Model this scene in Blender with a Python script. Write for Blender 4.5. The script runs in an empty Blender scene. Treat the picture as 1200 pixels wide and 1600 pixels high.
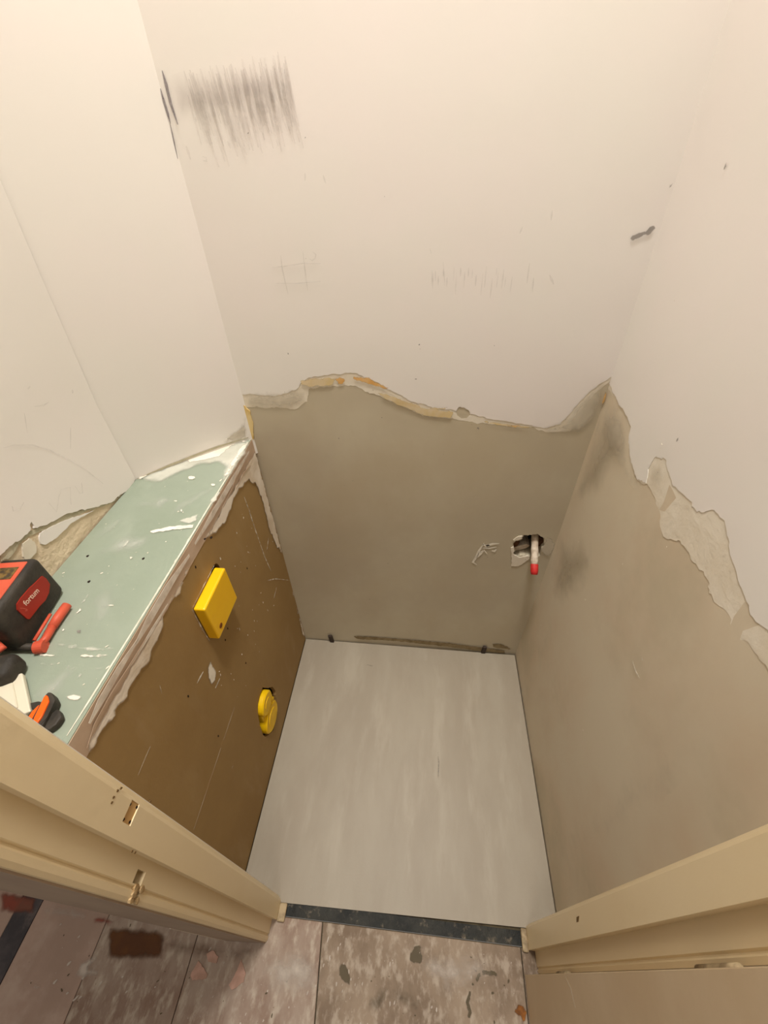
import bpy, bmesh, math, random
import numpy as np
from mathutils import Vector, Matrix, noise
from mathutils.geometry import delaunay_2d_cdt

scene = bpy.context.scene
COL = scene.collection

# ---------------------------------------------------------------- camera
cam_data = bpy.data.cameras.new('camera')
cam_data.sensor_fit = 'HORIZONTAL'; cam_data.sensor_width = 36.0; cam_data.lens = 19.72
cam_data.clip_start = 0.01; cam_data.clip_end = 50
cam = bpy.data.objects.new('camera', cam_data); COL.objects.link(cam)
ROT = [[0.995535, -0.046619, 0.082073], [0.092167, 0.667652, -0.738746], [-0.020357, 0.743013, 0.668968]]
m4 = Matrix(ROT).to_4x4(); m4.translation = (0, 0, 1.65); cam.matrix_world = m4
scene.camera = cam

# ---------------------------------------------------------------- world, lights, exposure
world = bpy.data.worlds.new('world'); scene.world = world; world.use_nodes = True
bg = world.node_tree.nodes['Background']
bg.inputs[0].default_value = (1.0, 0.92, 0.82, 1); bg.inputs[1].default_value = 0.22
scene.view_settings.view_transform = 'Standard'; scene.view_settings.look = 'None'
scene.view_settings.gamma = 1.0; scene.view_settings.exposure = 0.06
scene.view_settings.use_curve_mapping = False
def area_light(name, loc, size, power, colour, rot=(0, 0, 0), spread=180):
    l = bpy.data.lights.new(name, 'AREA'); l.shape = 'DISK'; l.size = size; l.energy = power; l.color = colour; l.spread = math.radians(spread)
    o = bpy.data.objects.new(name, l); o.location = loc; o.rotation_euler = rot; COL.objects.link(o); return o
area_light('toilet_ceiling_lamp', (-0.03, 0.56, 3.45), 0.42, 15.5, (1.0, 0.97, 0.93), spread=88)
area_light('hall_fill_light', (-0.1, -0.7, 3.4), 0.5, 20.0, (1.0, 0.94, 0.90))  # added unseen fill behind the camera, lifts the middle and lower walls

# ---------------------------------------------------------------- materials
def rgb(r, g, b):
    f = lambda c: ((c/255 + .055)/1.055)**2.4 if c > 10 else c/255/12.92
    return (f(r), f(g), f(b), 1)
def mat(name, c1, c2=None, scale=4, stretch=(1, 1, 1), rough=.7, bump=0, bscale=200, c3=None, scale3=20, amt3=.5,
        lo=.35, hi=.65, alpha=None, soft=False, metal=0, spec=.3, lo3=.55, hi3=.7, stretch3=(1, 1, 1), detail=5, rot=(0, 0, 0)):
    """two-tone noise, optional third speckle tone, fine bump; alpha=(scale, stretch, strength) feathers by the 'fade' attribute"""
    m = bpy.data.materials.new(name); m.use_nodes = True; nt = m.node_tree; N = nt.nodes; K = nt.links
    b = N['Principled BSDF']; b.inputs['Roughness'].default_value = rough; b.inputs['Metallic'].default_value = metal
    b.inputs['Specular IOR Level'].default_value = spec; b.inputs['Base Color'].default_value = c1
    tc = N.new('ShaderNodeTexCoord')
    def nz(sc, st, ro=(0, 0, 0), det=5):
        mp = N.new('ShaderNodeMapping'); mp.inputs['Scale'].default_value = st; mp.inputs['Rotation'].default_value = ro
        K.new(tc.outputs['Object'], mp.inputs[0])
        n = N.new('ShaderNodeTexNoise'); n.inputs['Scale'].default_value = sc; n.inputs['Detail'].default_value = det
        n.inputs['Roughness'].default_value = .6; K.new(mp.outputs[0], n.inputs['Vector']); return n.outputs['Fac']
    def ramp(s, a, c):
        r = N.new('ShaderNodeMapRange'); r.interpolation_type = 'SMOOTHSTEP'
        r.inputs['From Min'].default_value = a; r.inputs['From Max'].default_value = c; K.new(s, r.inputs[0]); return r.outputs[0]
    def mix(f, a, c):
        x = N.new('ShaderNodeMix'); x.data_type = 'RGBA'
        if hasattr(f, 'node'): K.new(f, x.inputs[0])
        else: x.inputs[0].default_value = f
        for v, i in ((a, 6), (c, 7)):
            if hasattr(v, 'node'): K.new(v, x.inputs[i])
            else: x.inputs[i].default_value = v
        return x.outputs[2]
    col = c1
    if c2: col = mix(ramp(nz(scale, stretch, rot, detail), lo, hi), c1, c2)
    if c3:
        f = ramp(nz(scale3, stretch3, rot), lo3, hi3)
        mm = N.new('ShaderNodeMath'); mm.operation = 'MULTIPLY'; mm.inputs[1].default_value = amt3; K.new(f, mm.inputs[0])
        col = mix(mm.outputs[0], col, c3)
    if hasattr(col, 'node'): K.new(col, b.inputs['Base Color'])
    if bump:
        bn = N.new('ShaderNodeBump'); bn.inputs['Strength'].default_value = 1; bn.inputs['Distance'].default_value = bump
        K.new(nz(bscale, (1, 1, 1)), bn.inputs['Height']); K.new(bn.outputs[0], b.inputs['Normal'])
    if alpha:
        asc, ast, amax = alpha
        at = N.new('ShaderNodeAttribute'); at.attribute_name = 'fade'
        a = N.new('ShaderNodeMath'); a.operation = 'ADD'; K.new(at.outputs['Fac'], a.inputs[0]); K.new(nz(asc, ast, rot), a.inputs[1])
        r = ramp(a.outputs[0], .5 if soft else .75, 1.6 if soft else 1.2)
        mm = N.new('ShaderNodeMath'); mm.operation = 'MULTIPLY'; mm.inputs[1].default_value = amax; K.new(r, mm.inputs[0])
        K.new(mm.outputs[0], b.inputs['Alpha'])
    return m
M = {}
M['paint'] = mat('white_wall_paint', rgb(230, 225, 216), rgb(232, 224, 217), 2.2, rough=.6, bump=.00008, bscale=60)
M['plaster'] = mat('grey_wall_plaster', rgb(197, 187, 163), rgb(189, 176, 150), 3.5, (1, 1, .7), rough=.85, bump=.0004, bscale=28, c3=rgb(184, 172, 149), scale3=1.6, amt3=.8, lo3=.42, hi3=.62)
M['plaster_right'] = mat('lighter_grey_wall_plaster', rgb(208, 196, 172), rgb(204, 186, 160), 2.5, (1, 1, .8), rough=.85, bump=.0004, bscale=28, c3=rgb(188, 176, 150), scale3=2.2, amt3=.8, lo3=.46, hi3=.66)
M['skim'] = mat('cream_filler', rgb(226, 217, 199), rgb(218, 207, 186), 12, rough=.85, bump=.001, bscale=60)
M['rough_plaster'] = mat('rough_beige_plaster', rgb(226, 208, 178), rgb(212, 192, 162), 14, rough=.9, bump=.004, bscale=60)
M['groove'] = mat('grey_green_shade_and_filler', rgb(176, 168, 142), rgb(196, 186, 160), 25, rough=.9, bump=.003, bscale=90)  # corner filler line, and the recess shade painted on the left wall
M['orange'] = mat('orange_glue_stain', rgb(214, 160, 80), rgb(222, 186, 130), 30, rough=.8, alpha=(70, (1, 1, 1), .9))
M['cream_fade'] = mat('pale_cream_stain', rgb(214, 190, 138), rgb(222, 203, 168), 20, rough=.8, alpha=(50, (1, 1, 1), .85))
M['grey_fade'] = mat('grey_plaster_smear', rgb(204, 193, 172), rgb(212, 201, 180), 20, rough=.85, alpha=(18, (1, 1, 1), .75), soft=True)
M['dark_fade'] = mat('dark_plaster_smear', rgb(178, 164, 138), rgb(186, 173, 148), 20, rough=.85, alpha=(10, (1, 1, 1), .55), soft=True)
M['tape'] = mat('yellow_masking_tape', rgb(206, 170, 96), rgb(220, 196, 140), 30, rough=.7)
M['pencil'] = mat('pencil_graphite', rgb(180, 168, 161), rough=.6, alpha=(60, (1, 1, 1), .28), soft=True)
M['pencil_dark'] = mat('dark_pencil_graphite', rgb(104, 94, 102), rough=.5, alpha=(60, (1, 1, 1), .75), soft=True)
M['pencil_haze'] = mat('rubbed_graphite', rgb(196, 184, 178), rough=.6, alpha=(22, (1, 1, .4), .35), soft=True)
M['smudge'] = mat('grey_smudge', rgb(140, 132, 124), rough=.6, alpha=(50, (1, 1, 1), .8))
M['brown_board'] = mat('brown_plasterboard_paper', rgb(156, 127, 80), rgb(148, 118, 72), 3, rough=.75, bump=.0003, bscale=120, c3=rgb(180, 156, 118), scale3=9, amt3=.35, lo3=.52, hi3=.8, stretch3=(1, 1, .35))
M['board_edge'] = mat('pinkish_board_edge', rgb(196, 172, 148), rgb(186, 160, 134), 12, rough=.8)
M['green_board'] = mat('green_moisture_board_paper', rgb(139, 149, 131), rgb(147, 156, 139), 5, rough=.6, bump=.0003, bscale=90, c3=rgb(168, 174, 158), scale3=7, amt3=.6, lo3=.5, hi3=.78, stretch3=(1, .45, 1), rot=(0, 0, .5))
M['compound'] = mat('white_joint_compound', rgb(238, 226, 208), rgb(214, 196, 170), 9, rough=.85, bump=.0015, bscale=70, alpha=(26, (1, .5, 1), .92), stretch=(1, 1, .6), lo=.4, hi=.7)
M['compound_streak'] = mat('brushed_white_compound', rgb(244, 236, 220), rough=.85, alpha=(24, (1, 1, 1), .85), soft=True)
M['compound_wash'] = mat('rubbed_compound_haze', rgb(206, 208, 196), rough=.85, alpha=(30, (1, .3, 1), .6), soft=True, rot=(0, 0, .5))
M['strip_paint'] = mat('greyish_taupe_paint', rgb(172, 152, 132), rgb(160, 140, 122), 10, rough=.7, stretch=(1, 1, .3))
M['compound_bead'] = mat('white_paint_bead', rgb(232, 224, 208), rough=.7)
M['scrape'] = mat('brown_scraped_plaster', rgb(150, 132, 98), rgb(128, 110, 78), 40, rough=.9, alpha=(40, (1, 1, 1), .95))
M['compound_thin'] = mat('thin_white_compound', rgb(228, 226, 212), rgb(214, 212, 196), 9, rough=.85, alpha=(16, (1, 1, 1), .75), soft=True)
M['compound_white'] = mat('bright_white_compound', rgb(240, 232, 216), rgb(226, 218, 200), 20, rough=.85, bump=.001, bscale=100, alpha=(50, (1, 1, 1), .95))
M['core'] = mat('gypsum_core', rgb(226, 218, 200), rgb(205, 200, 180), 60, rough=.9)
M['tile'] = mat('grey_stone_tile', rgb(157, 147, 129), rgb(150, 139, 121), 3, (2.2, .8, 1), rough=.5, bump=.0002, bscale=200, c3=rgb(167, 157, 139), scale3=4.5, amt3=.7, lo3=.5, hi3=.72, stretch3=(2.6, .6, 1), rot=(0, 0, -.35), detail=9)
M['screed'] = mat('dark_screed', rgb(92, 82, 62), rgb(70, 60, 44), 30, rough=.95, bump=.002, bscale=80)
M['bitumen'] = mat('black_sealing_strip', rgb(26, 27, 23), rgb(48, 47, 40), 18, rough=.6, bump=.004, bscale=60, c3=rgb(130, 116, 96), scale3=45, amt3=.7, lo3=.53, hi3=.72, detail=9)
M['dark'] = mat('dark_void', rgb(34, 22, 12), rough=.95)
M['rubble'] = mat('brown_broken_brick', rgb(104, 70, 46), rgb(70, 44, 26), 40, rough=.95, bump=.004, bscale=90)
M['yellow'] = mat('yellow_plastic', rgb(242, 192, 6), rgb(238, 184, 4), 8, rough=.38, spec=.5)
M['yellow_soft'] = mat('dusty_yellow_plastic', rgb(240, 196, 8), rgb(228, 182, 8), 20, rough=.5)
M['plug_hole'] = mat('brown_plug_hole', rgb(120, 66, 6), rough=.6)
M['frame_paint'] = mat('cream_gloss_paint', rgb(234, 214, 174), rgb(229, 207, 164), 5, rough=.38, spec=.45, bump=.0004, bscale=40, stretch=(1, 1, .3))
M['frame_darkened'] = mat('darkened_cream_paint', rgb(172, 152, 118), rgb(130, 112, 84), 60, rough=.6)  # darkened in the colour to offset lamp light on the plinth tops
M['door_paint'] = mat('beige_door_paint', rgb(210, 188, 156), rgb(202, 178, 144), 4, rough=.5, bump=.0003, bscale=60)
M['wood_raw'] = mat('raw_splintered_wood', rgb(216, 190, 146), rgb(150, 118, 74), 40, rough=.85, bump=.002, bscale=100)
M['brass'] = mat('tan_recess_bottom', rgb(206, 166, 108), rgb(196, 154, 96), 30, rough=.6)
M['chip'] = mat('dark_chip_mark', rgb(118, 92, 56), rough=.9)
M['black'] = mat('black_rubber', rgb(44, 40, 34), rgb(62, 56, 48), 26, rough=.6, bump=.0012, bscale=120)
M['red'] = mat('red_plastic', rgb(206, 92, 66), rgb(196, 82, 58), 12, rough=.45)
M['red_dark'] = mat('dark_red_plastic', rgb(160, 42, 26), rgb(150, 38, 24), 12, rough=.45)
M['letter'] = mat('pale_print', rgb(226, 196, 176), rough=.6)
M['letter_faint'] = mat('faint_red_print', rgb(178, 76, 58), rough=.6)
M['display'] = mat('dark_display', rgb(60, 52, 40), rgb(120, 96, 50), 120, rough=.4)
M['white_plastic'] = mat('cream_white_plastic', rgb(214, 206, 184), rough=.35, spec=.5)
M['orange_plastic'] = mat('orange_plastic', rgb(244, 96, 14), rough=.45)
M['pipe'] = mat('white_pipe_tape', rgb(222, 208, 188), rgb(190, 172, 150), 60, rough=.8, bump=.002, bscale=120)
M['red_cap'] = mat('red_cap', rgb(200, 52, 48), rgb(180, 36, 34), 60, rough=.5)
M['wedge'] = mat('dark_brown_plastic', rgb(52, 36, 26), rough=.5)
M['steel'] = mat('grey_steel', rgb(150, 140, 120), rough=.4, metal=.8)
M['hall_floor'] = mat('worn_painted_floor', rgb(134, 110, 94), rgb(160, 142, 126), 7, (1.6, 1, 1), rough=.75, bump=.0008, bscale=60, c3=rgb(184, 170, 152), scale3=34, amt3=.8, lo3=.46, hi3=.7, stretch3=(1.5, .7, 1), detail=9)
M['hall_floor_grey'] = mat('worn_greyish_floor', rgb(118, 100, 82), rgb(150, 132, 112), 6, (1.2, .8, 1), rough=.75, bump=.0008, bscale=60, c3=rgb(182, 168, 150), scale3=36, amt3=.65, lo3=.46, hi3=.68, stretch3=(1.4, .8, 1), detail=9)
M['hall_floor_pink'] = mat('worn_pinkish_floor', rgb(176, 150, 134), rgb(162, 138, 122), 6, (1.2, .6, 1), rough=.75, bump=.0006, bscale=60, c3=rgb(192, 172, 156), scale3=9, amt3=.6, lo3=.5, hi3=.75, detail=8)
M['floor_blue'] = mat('dark_blue_grey_floor_paint', rgb(66, 62, 64), rgb(84, 78, 78), 20, rough=.7, c3=rgb(120, 108, 102), scale3=14, amt3=.6)
M['floor_red'] = mat('worn_red_floor_paint', rgb(144, 72, 56), rgb(120, 76, 60), 20, rough=.7, alpha=(20, (1, 1, 1), 1), soft=True)
M['floor_brown'] = mat('brown_bare_floor', rgb(100, 62, 28), rgb(88, 54, 28), 16, rough=.7, alpha=(20, (1, 1, 1), 1), soft=True)
M['floor_stain'] = mat('green_grey_stain', rgb(88, 76, 52), rough=.6, alpha=(20, (1, 1, 1), .85))
M['floor_white'] = mat('white_floor_splash', rgb(200, 188, 174), rough=.8, alpha=(40, (1, 1, 1), .9), soft=True)
M['floor_orange'] = mat('orange_brown_rot', rgb(150, 92, 28), rgb(96, 56, 20), 40, rough=.7, alpha=(30, (1, 1, 1), .95))
M['scrap'] = mat('pink_plaster_scrap', rgb(190, 152, 134), rgb(170, 136, 118), 40, rough=.9)
M['ceiling'] = mat('ceiling_white', rgb(236, 230, 220), rough=.8)

# ---------------------------------------------------------------- helpers
def wloc(o):
    v = Vector((0, 0, 0))
    while o: v += o.location; o = o.parent
    return v
def link(name, verts, faces, m, parent=None, smooth=False, fade=None, loc=None, extra=None):
    """one mesh object from world-space vertices; its origin goes to the base of its box, or its parent's origin"""
    vs = [Vector(v) for v in verts]
    if parent is None and loc is None:
        xs, ys, zs = zip(*vs); loc = Vector(((min(xs)+max(xs))/2, (min(ys)+max(ys))/2, min(zs)))
    base = wloc(parent) if parent else Vector(loc)
    me = bpy.data.meshes.new(name); me.from_pydata([v - base for v in vs], [], faces); me.update()
    me.materials.append(M[m])
    if smooth: me.polygons.foreach_set('use_smooth', [True]*len(me.polygons))
    if fade is not None:
        a = me.attributes.new('fade', 'FLOAT', 'POINT'); a.data.foreach_set('value', fade)
    o = bpy.data.objects.new(name, me); COL.objects.link(o)
    if parent: o.parent = parent
    else: o.location = base
    return o
def root(name, loc, label, cat, group=None):
    o = bpy.data.objects.new(name, None); COL.objects.link(o); o.location = loc; o.empty_display_size = .05
    o['label'] = label; o['category'] = cat
    if group: o['group'] = group
    return o
def tag(o, label=None, cat=None, kind=None):
    if label: o['label'] = label
    if cat: o['category'] = cat
    if kind: o['kind'] = kind
    return o
def vb(x0, x1, y0, y1, z0, z1):
    v = [(x, y, z) for z in (z0, z1) for y in (y0, y1) for x in (x0, x1)]
    f = [(0, 2, 3, 1), (4, 5, 7, 6), (0, 1, 5, 4), (2, 6, 7, 3), (0, 4, 6, 2), (1, 3, 7, 5)]
    return v, f
def box(name, x0, x1, y0, y1, z0, z1, m, parent=None, bevel=0, xf=None, smooth=False, segs=2):
    v, f = vb(x0, x1, y0, y1, z0, z1)
    if bevel: v, f = bevelled(v, f, bevel, segs)
    if xf: v = [xf(*p) for p in v]
    return link(name, v, f, m, parent, smooth=smooth)
def bevelled(v, f, w, segs=2, edges=None):
    bm = bmesh.new(); vs = [bm.verts.new(p) for p in v]
    for q in f: bm.faces.new([vs[i] for i in q])
    bm.edges.ensure_lookup_table()
    es = [e for e in bm.edges if edges is None or edges(e)]
    bmesh.ops.bevel(bm, geom=es, offset=w, segments=segs, affect='EDGES', profile=.5)
    bm.verts.index_update()
    v = [p.co[:] for p in bm.verts]; f = [tuple(x.index for x in q.verts) for q in bm.faces]; bm.free(); return v, f
def prism(name, poly, z0, z1, m, parent=None, axis='z', xf=None, bevel=0):
    n = len(poly); v = [(a, b, z0) for a, b in poly] + [(a, b, z1) for a, b in poly]
    f = [tuple(range(n))[::-1], tuple(range(n, 2*n))] + [(i, (i+1) % n, n+(i+1) % n, n+i) for i in range(n)]
    if bevel: v, f = bevelled(v, f, bevel, 2)
    if xf: v = [xf(*p) for p in v]
    return link(name, v, f, m, parent)
def tube_data(pts, rad, n=12, cap=True):
    pts = [Vector(p) for p in pts]; rs = rad if isinstance(rad, (list, tuple)) else [rad]*len(pts)
    v, f = [], []; up = None
    for i, p in enumerate(pts):
        d = (pts[min(i+1, len(pts)-1)] - pts[max(i-1, 0)]).normalized()
        if up is None: up = d.orthogonal().normalized()
        up = (up - d*up.dot(d)).normalized(); s = d.cross(up)
        for k in range(n):
            a = 2*math.pi*k/n; v.append(p + (up*math.cos(a) + s*math.sin(a))*rs[i])
    for i in range(len(pts)-1):
        for k in range(n): f.append((i*n+k, i*n+(k+1) % n, (i+1)*n+(k+1) % n, (i+1)*n+k))
    if cap: f.append(tuple(range(n))[::-1]); f.append(tuple(range((len(pts)-1)*n, len(pts)*n)))
    return v, f
def tube(name, pts, rad, m, parent=None, n=12):
    v, f = tube_data(pts, rad, n); return link(name, v, f, m, parent, smooth=True)
def inside(P, poly):
    x, y = P[:, 0], P[:, 1]; r = np.zeros(len(P), bool); n = len(poly)
    for i in range(n):
        x0, y0 = poly[i]; x1, y1 = poly[(i+1) % n]
        if y0 == y1: continue
        c = (y0 > y) != (y1 > y)
        r ^= c & (x < (x1-x0)*(y-y0)/(y1-y0)+x0)
    return r
def bdist(P, poly):
    d = np.full(len(P), 1e9)
    for i in range(len(poly)):
        a = np.array(poly[i]); b = np.array(poly[(i+1) % len(poly)]); ab = b-a; L = max(ab@ab, 1e-12)
        t = np.clip(((P-a)@ab)/L, 0, 1); d = np.minimum(d, np.hypot(*(P-a-t[:, None]*ab).T))
    return d
def jag(pts, step=.008, amp=.003, seed=0, closed=True, keep=()):
    """roughen an outline; segments listed in keep stay straight"""
    out = []; n = len(pts); m = n if closed else n-1
    for i in range(m):
        a, b = Vector(pts[i]), Vector(pts[(i+1) % n]); L = (b-a).length; out.append(tuple(a))
        if i in keep: continue
        k = int(L/step)
        if k < 1: continue
        nrm = Vector((-(b-a).y, (b-a).x)).normalized()
        for j in range(1, k+1):
            p = a.lerp(b, j/(k+1))
            q = noise.noise((p.x*60, p.y*60, seed*7.3)) + 1.0*noise.noise((p.x*210, p.y*210, seed*3.1+5))
            out.append(tuple(p + nrm*q*amp*1.6))
    if not closed: out.append(tuple(pts[-1]))
    return out
LAY = [0]
def sheet(name, outer, fmap, h0, h1, m, parent=None, holes=(), step=.03, fade=None, back=False, smooth=True, relief=0):
    """a layer with real thickness h0..h1 above the surface fmap(u, v, h), gridded so that it follows the surface"""
    LAY[0] = (LAY[0] + 1) % 12
    if fade or m in ('groove', 'grey_fade'): h1 += LAY[0]*.00006
    loops = [outer] + list(holes); V = []; E = []
    for lp in loops:
        b = len(V); V += [tuple(p) for p in lp]; E += [(b+i, b+(i+1) % len(lp)) for i in range(len(lp))]
    A = np.array(outer); mn, mx = A.min(0), A.max(0)
    gx = np.arange(mn[0]+step/2, mx[0], step); gy = np.arange(mn[1]+step/2, mx[1], step)
    if len(gx) and len(gy):
        G = np.array([(x + (step*.25 if j % 2 else -step*.25), y) for j, y in enumerate(gy) for x in gx])
        ok = inside(G, outer)
        for h in holes: ok &= ~inside(G, h)
        G = G[ok]
        if len(G):
            d = np.min([bdist(G, lp) for lp in loops], axis=0); G = G[d > step*.35]
            V += [tuple(p) for p in G]
    vo, eo, fo, *_ = delaunay_2d_cdt([Vector(p) for p in V], E, [], 0, 1e-6)
    P = np.array([tuple(p) for p in vo]); T = [tuple(t) for t in fo if len(t) == 3]
    C = np.array([P[list(t)].mean(0) for t in T]); ok = inside(C, outer)
    for h in holes: ok &= ~inside(C, h)
    T = [t for t, k in zip(T, ok) if k]
    used = sorted({i for t in T for i in t}); ix = {o: i for i, o in enumerate(used)}
    P = P[used]; T = [tuple(ix[i] for i in t) for t in T]
    p0, p1 = [Vector(fmap(*P[T[0][0]], h)) for h in (h0, h1)]
    a, b, c = [Vector(fmap(*P[i], h1)) for i in T[0]]
    if (b-a).cross(c-a).dot(p1-p0) < 0: T = [t[::-1] for t in T]
    n = len(P); dd = np.min([bdist(P, lp) for lp in loops], axis=0)
    vs = []
    for i, p in enumerate(P):
        r = relief*noise.noise((p[0]*25, p[1]*25, 3.3))*min(1, dd[i]/.02) if relief else 0
        vs.append(fmap(p[0], p[1], h1 + r))
    cnt = {}
    for t in T:
        for i in range(3):
            e = (t[i], t[(i+1) % 3]); cnt[e] = 1
    be = [e for e in cnt if (e[1], e[0]) not in cnt]
    faces = list(T)
    if back:
        vs += [fmap(p[0], p[1], h0) for p in P]; faces += [tuple(n+i for i in t[::-1]) for t in T]
        for a, b in be:
            k = len(vs); vs += [vs[a], vs[n+a], vs[n+b], vs[b]]; faces.append((k, k+1, k+2, k+3))
    else:
        bi = {}
        for a, b in be:
            for q in (a, b):
                if q not in bi: bi[q] = len(vs); vs += [vs[q], fmap(P[q][0], P[q][1], h0)]
        faces += [(bi[a], bi[a]+1, bi[b]+1, bi[b]) for a, b in be]
    fv = None
    if fade:
        f1 = np.clip(dd/fade, 0, 1); fv = list(f1) + [0.0]*(len(vs)-n)
    o = link(name, vs, faces, m, parent, fade=fv)
    if smooth: o.data.polygons.foreach_set('use_smooth', [i < len(T) for i in range(len(faces))])
    return o
def strokes(name, lines, fmap, h, m, parent, kind=None, fadev=.55):
    """drawn lines: each (points, width) a tapering ribbon lying on the surface"""
    vs, fs, fd = [], [], []
    for pts, w in lines:
        pts = [Vector(p) for p in pts]
        if len(pts) == 2: pts = [pts[0], pts[0].lerp(pts[1], .5), pts[1]]
        b = len(vs); n = len(pts)
        for i, p in enumerate(pts):
            d = (pts[min(i+1, n-1)] - pts[max(i-1, 0)]).normalized(); q = Vector((-d.y, d.x))*w*(.5 if 0 < i < n-1 else .15)
            vs += [fmap(*(p+q), h), fmap(*(p-q), h), fmap(*(p+q), h-.0004), fmap(*(p-q), h-.0004)]; fd += [fadev+.1]*4
        for i in range(n-1):
            a = b+4*i; c = a+4
            fs += [(a, a+1, c+1, c), (a, c, c+2, a+2), (a+1, a+3, c+3, c+1)]
        fs.append((b, b+2, b+3, b+1)); e = b+4*(n-1); fs.append((e, e+1, e+3, e+2))
    o = link(name, vs, fs, m, parent, fade=fd)
    if kind or len(lines) > 1: o['kind'] = 'stuff'
    return o
def blob(cx, cy, rx, ry, seed=0, n=14, rot=0, amp=.25):
    r = random.Random(seed); out = []
    for k in range(n):
        a = 2*math.pi*k/n; q = 1 + amp*(r.random()*2-1); x, y = rx*q*math.cos(a), ry*q*math.sin(a)
        out.append((cx + x*math.cos(rot) - y*math.sin(rot), cy + x*math.sin(rot) + y*math.cos(rot)))
    return out
def specks(name, n, fmap, h, m, parent, region, size, seed, smin=.3, aspect=2.0, rot=None):
    """small drops and flecks, joined: too many and too small to pick apart"""
    r = random.Random(seed); A = np.array(region); mn, mx = A.min(0), A.max(0); vs, fs, fd = [], [], []; k = 0
    while k < n:
        p = (r.uniform(mn[0], mx[0]), r.uniform(mn[1], mx[1]))
        if not inside(np.array([p]), region)[0]: continue
        s = size*(smin + (1-smin)*r.random()**3); B = blob(p[0], p[1], s*r.uniform(.8, aspect), s*.7, r.random(), 7, r.uniform(0, 3.1) if rot is None else rot + r.uniform(-.3, .3), .35)
        b = len(vs); vs += [fmap(*q, h) for q in B] + [fmap(*q, h-.0004) for q in B]; fd += [.9]*14
        f = tuple(range(b, b+7)); c = (Vector(vs[b+1])-Vector(vs[b])).cross(Vector(vs[b+2])-Vector(vs[b]))
        nn = Vector(fmap(p[0], p[1], 1)) - Vector(fmap(p[0], p[1], 0))
        fs.append(f if c.dot(nn) > 0 else f[::-1]); fs += [(b+i, b+7+i, b+7+(i+1) % 7, b+(i+1) % 7) for i in range(7)]; k += 1
    o = link(name, vs, fs, m, parent, fade=fd); o['kind'] = 'stuff'; return o

# ---------------------------------------------------------------- surfaces of the room (slightly out of plumb, as old walls are)
YB = .9692; CEIL = 3.5; BX = -.4715; BT = 1.0276
TR = [(0, .4372), (.75, .4362), (1.195, .4279), (1.57, .4179), (1.78, .4071), (3.5, .34)]
TL = [(0, -.7012), (1.23, -.7012), (1.476, -.689), (1.60, -.682), (3.5, -.61)]
def lerp(t, v):
    for (a, b), (c, d) in zip(t, t[1:]):
        if v <= c: return b + (d-b)*(max(v, a)-a)/(c-a)
    return t[-1][1]
def xr(y, z): return lerp(TR, z) + (YB-y)*.006*max(0, 1-z)
def xl(z): return lerp(TL, z)
def SB(u, v, h): return (u, YB-h, v)
def SR(u, v, h): return (xr(u, v)-h, u, v)
def SL(u, v, h): return (xl(v)+h, u, v)
def SG(s, v, h): return (-.466 - .7502*s + .6612*h, .969 - .6612*s - .7502*h, v)
def SS(u, v, h): return (BX+h, u, v)
def ST(u, v, h): return (u, v, BT+h)
def SF(u, v, h): return (u, v, h)
def SJ(u, v, h): return (-.345+h, u, v)
def SK(u, v, h): return (-.360+h, u, v)
def SQ(u, v, h): return (.35-h, u, v)
def SD(u, v, h): return (.333-h, u, v)
def sG(z): return (xl(z)+.466)/-.7502
def yG(z): return .969 - .6612*sG(z)
ZB = [0, .4, .75, 1.0, 1.23, 1.476, 1.6, 1.78, 2.2, CEIL]

# ---------------------------------------------------------------- back wall
pipe_hole = [(0.3082,0.6236),(0.3088,0.6540),(0.3130,0.6750),(0.3296,0.6821),(0.3296,0.7023),(0.3548,0.7041),(0.3729,0.7110),(0.3965,0.6928),(0.4043,0.6672),(0.3998,0.6430),(0.4025,0.6126),(0.3810,0.5983),(0.3676,0.6035),(0.3440,0.6078),(0.3239,0.5936)]
pipe_hole = jag(pipe_hole, .006, .003, 3)
wb = sheet('wall_back', [(-.60, 0-.012), (.50, -.012), (.50, CEIL), (-.60, CEIL)], SB, -.09, 0, 'plaster', holes=[pipe_hole], step=.06, back=True, relief=.0006)
tag(wb, kind='structure')
grey_edge = [(-0.4903,1.1230),(-0.4426,1.1225),(-0.4129,1.1196),(-0.3777,1.1234),(-0.3358,1.1182),(-0.2982,1.1420),(-0.2890,1.1772),(-0.2433,1.1843),(-0.1706,1.1885),(-0.1395,1.1723),(-0.0998,1.1561),(-0.0514,1.1355),(-0.0020,1.1099),(0.0798,1.1033),(0.1292,1.0957),(0.2027,1.0889),(0.2671,1.0865),(0.3254,1.0745),(0.3720,1.0780),(0.3908,1.1222),(0.3995,1.1694),(0.4131,1.1965),(0.4259,1.2126),(0.4544,1.2225)]
white_edge = [(-0.4807,1.1594),(-0.4341,1.1589),(-0.3800,1.1549),(-0.3269,1.1720),(-0.2891,1.2050),(-0.2158,1.2179),(-0.1684,1.2213),(-0.1378,1.2082),(-0.0835,1.1796),(-0.0356,1.1518),(0.0292,1.1334),(0.0775,1.1286),(0.0937,1.1264),(0.1598,1.1077),(0.2412,1.0967),(0.3071,1.0851),(0.3432,1.0982),(0.3634,1.1388),(0.3825,1.1772),(0.4148,1.2139),(0.4492,1.2375)]
chip = [(0.0815,1.1287),(0.0885,1.1386),(0.1005,1.1372),(0.1132,1.1296),(0.1178,1.1173),(0.1102,1.1071),(0.0974,1.1057),(0.0853,1.1145)]
def above(edge, seed, top, x0, x1):
    e = [(x0, edge[0][1])] + [p for p in edge if x0 < p[0] < x1] + [(x1, edge[-1][1])]
    j = jag(e, .006, .0022, seed, closed=False)
    return j + [(x1, top), (x0, top)]
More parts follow.
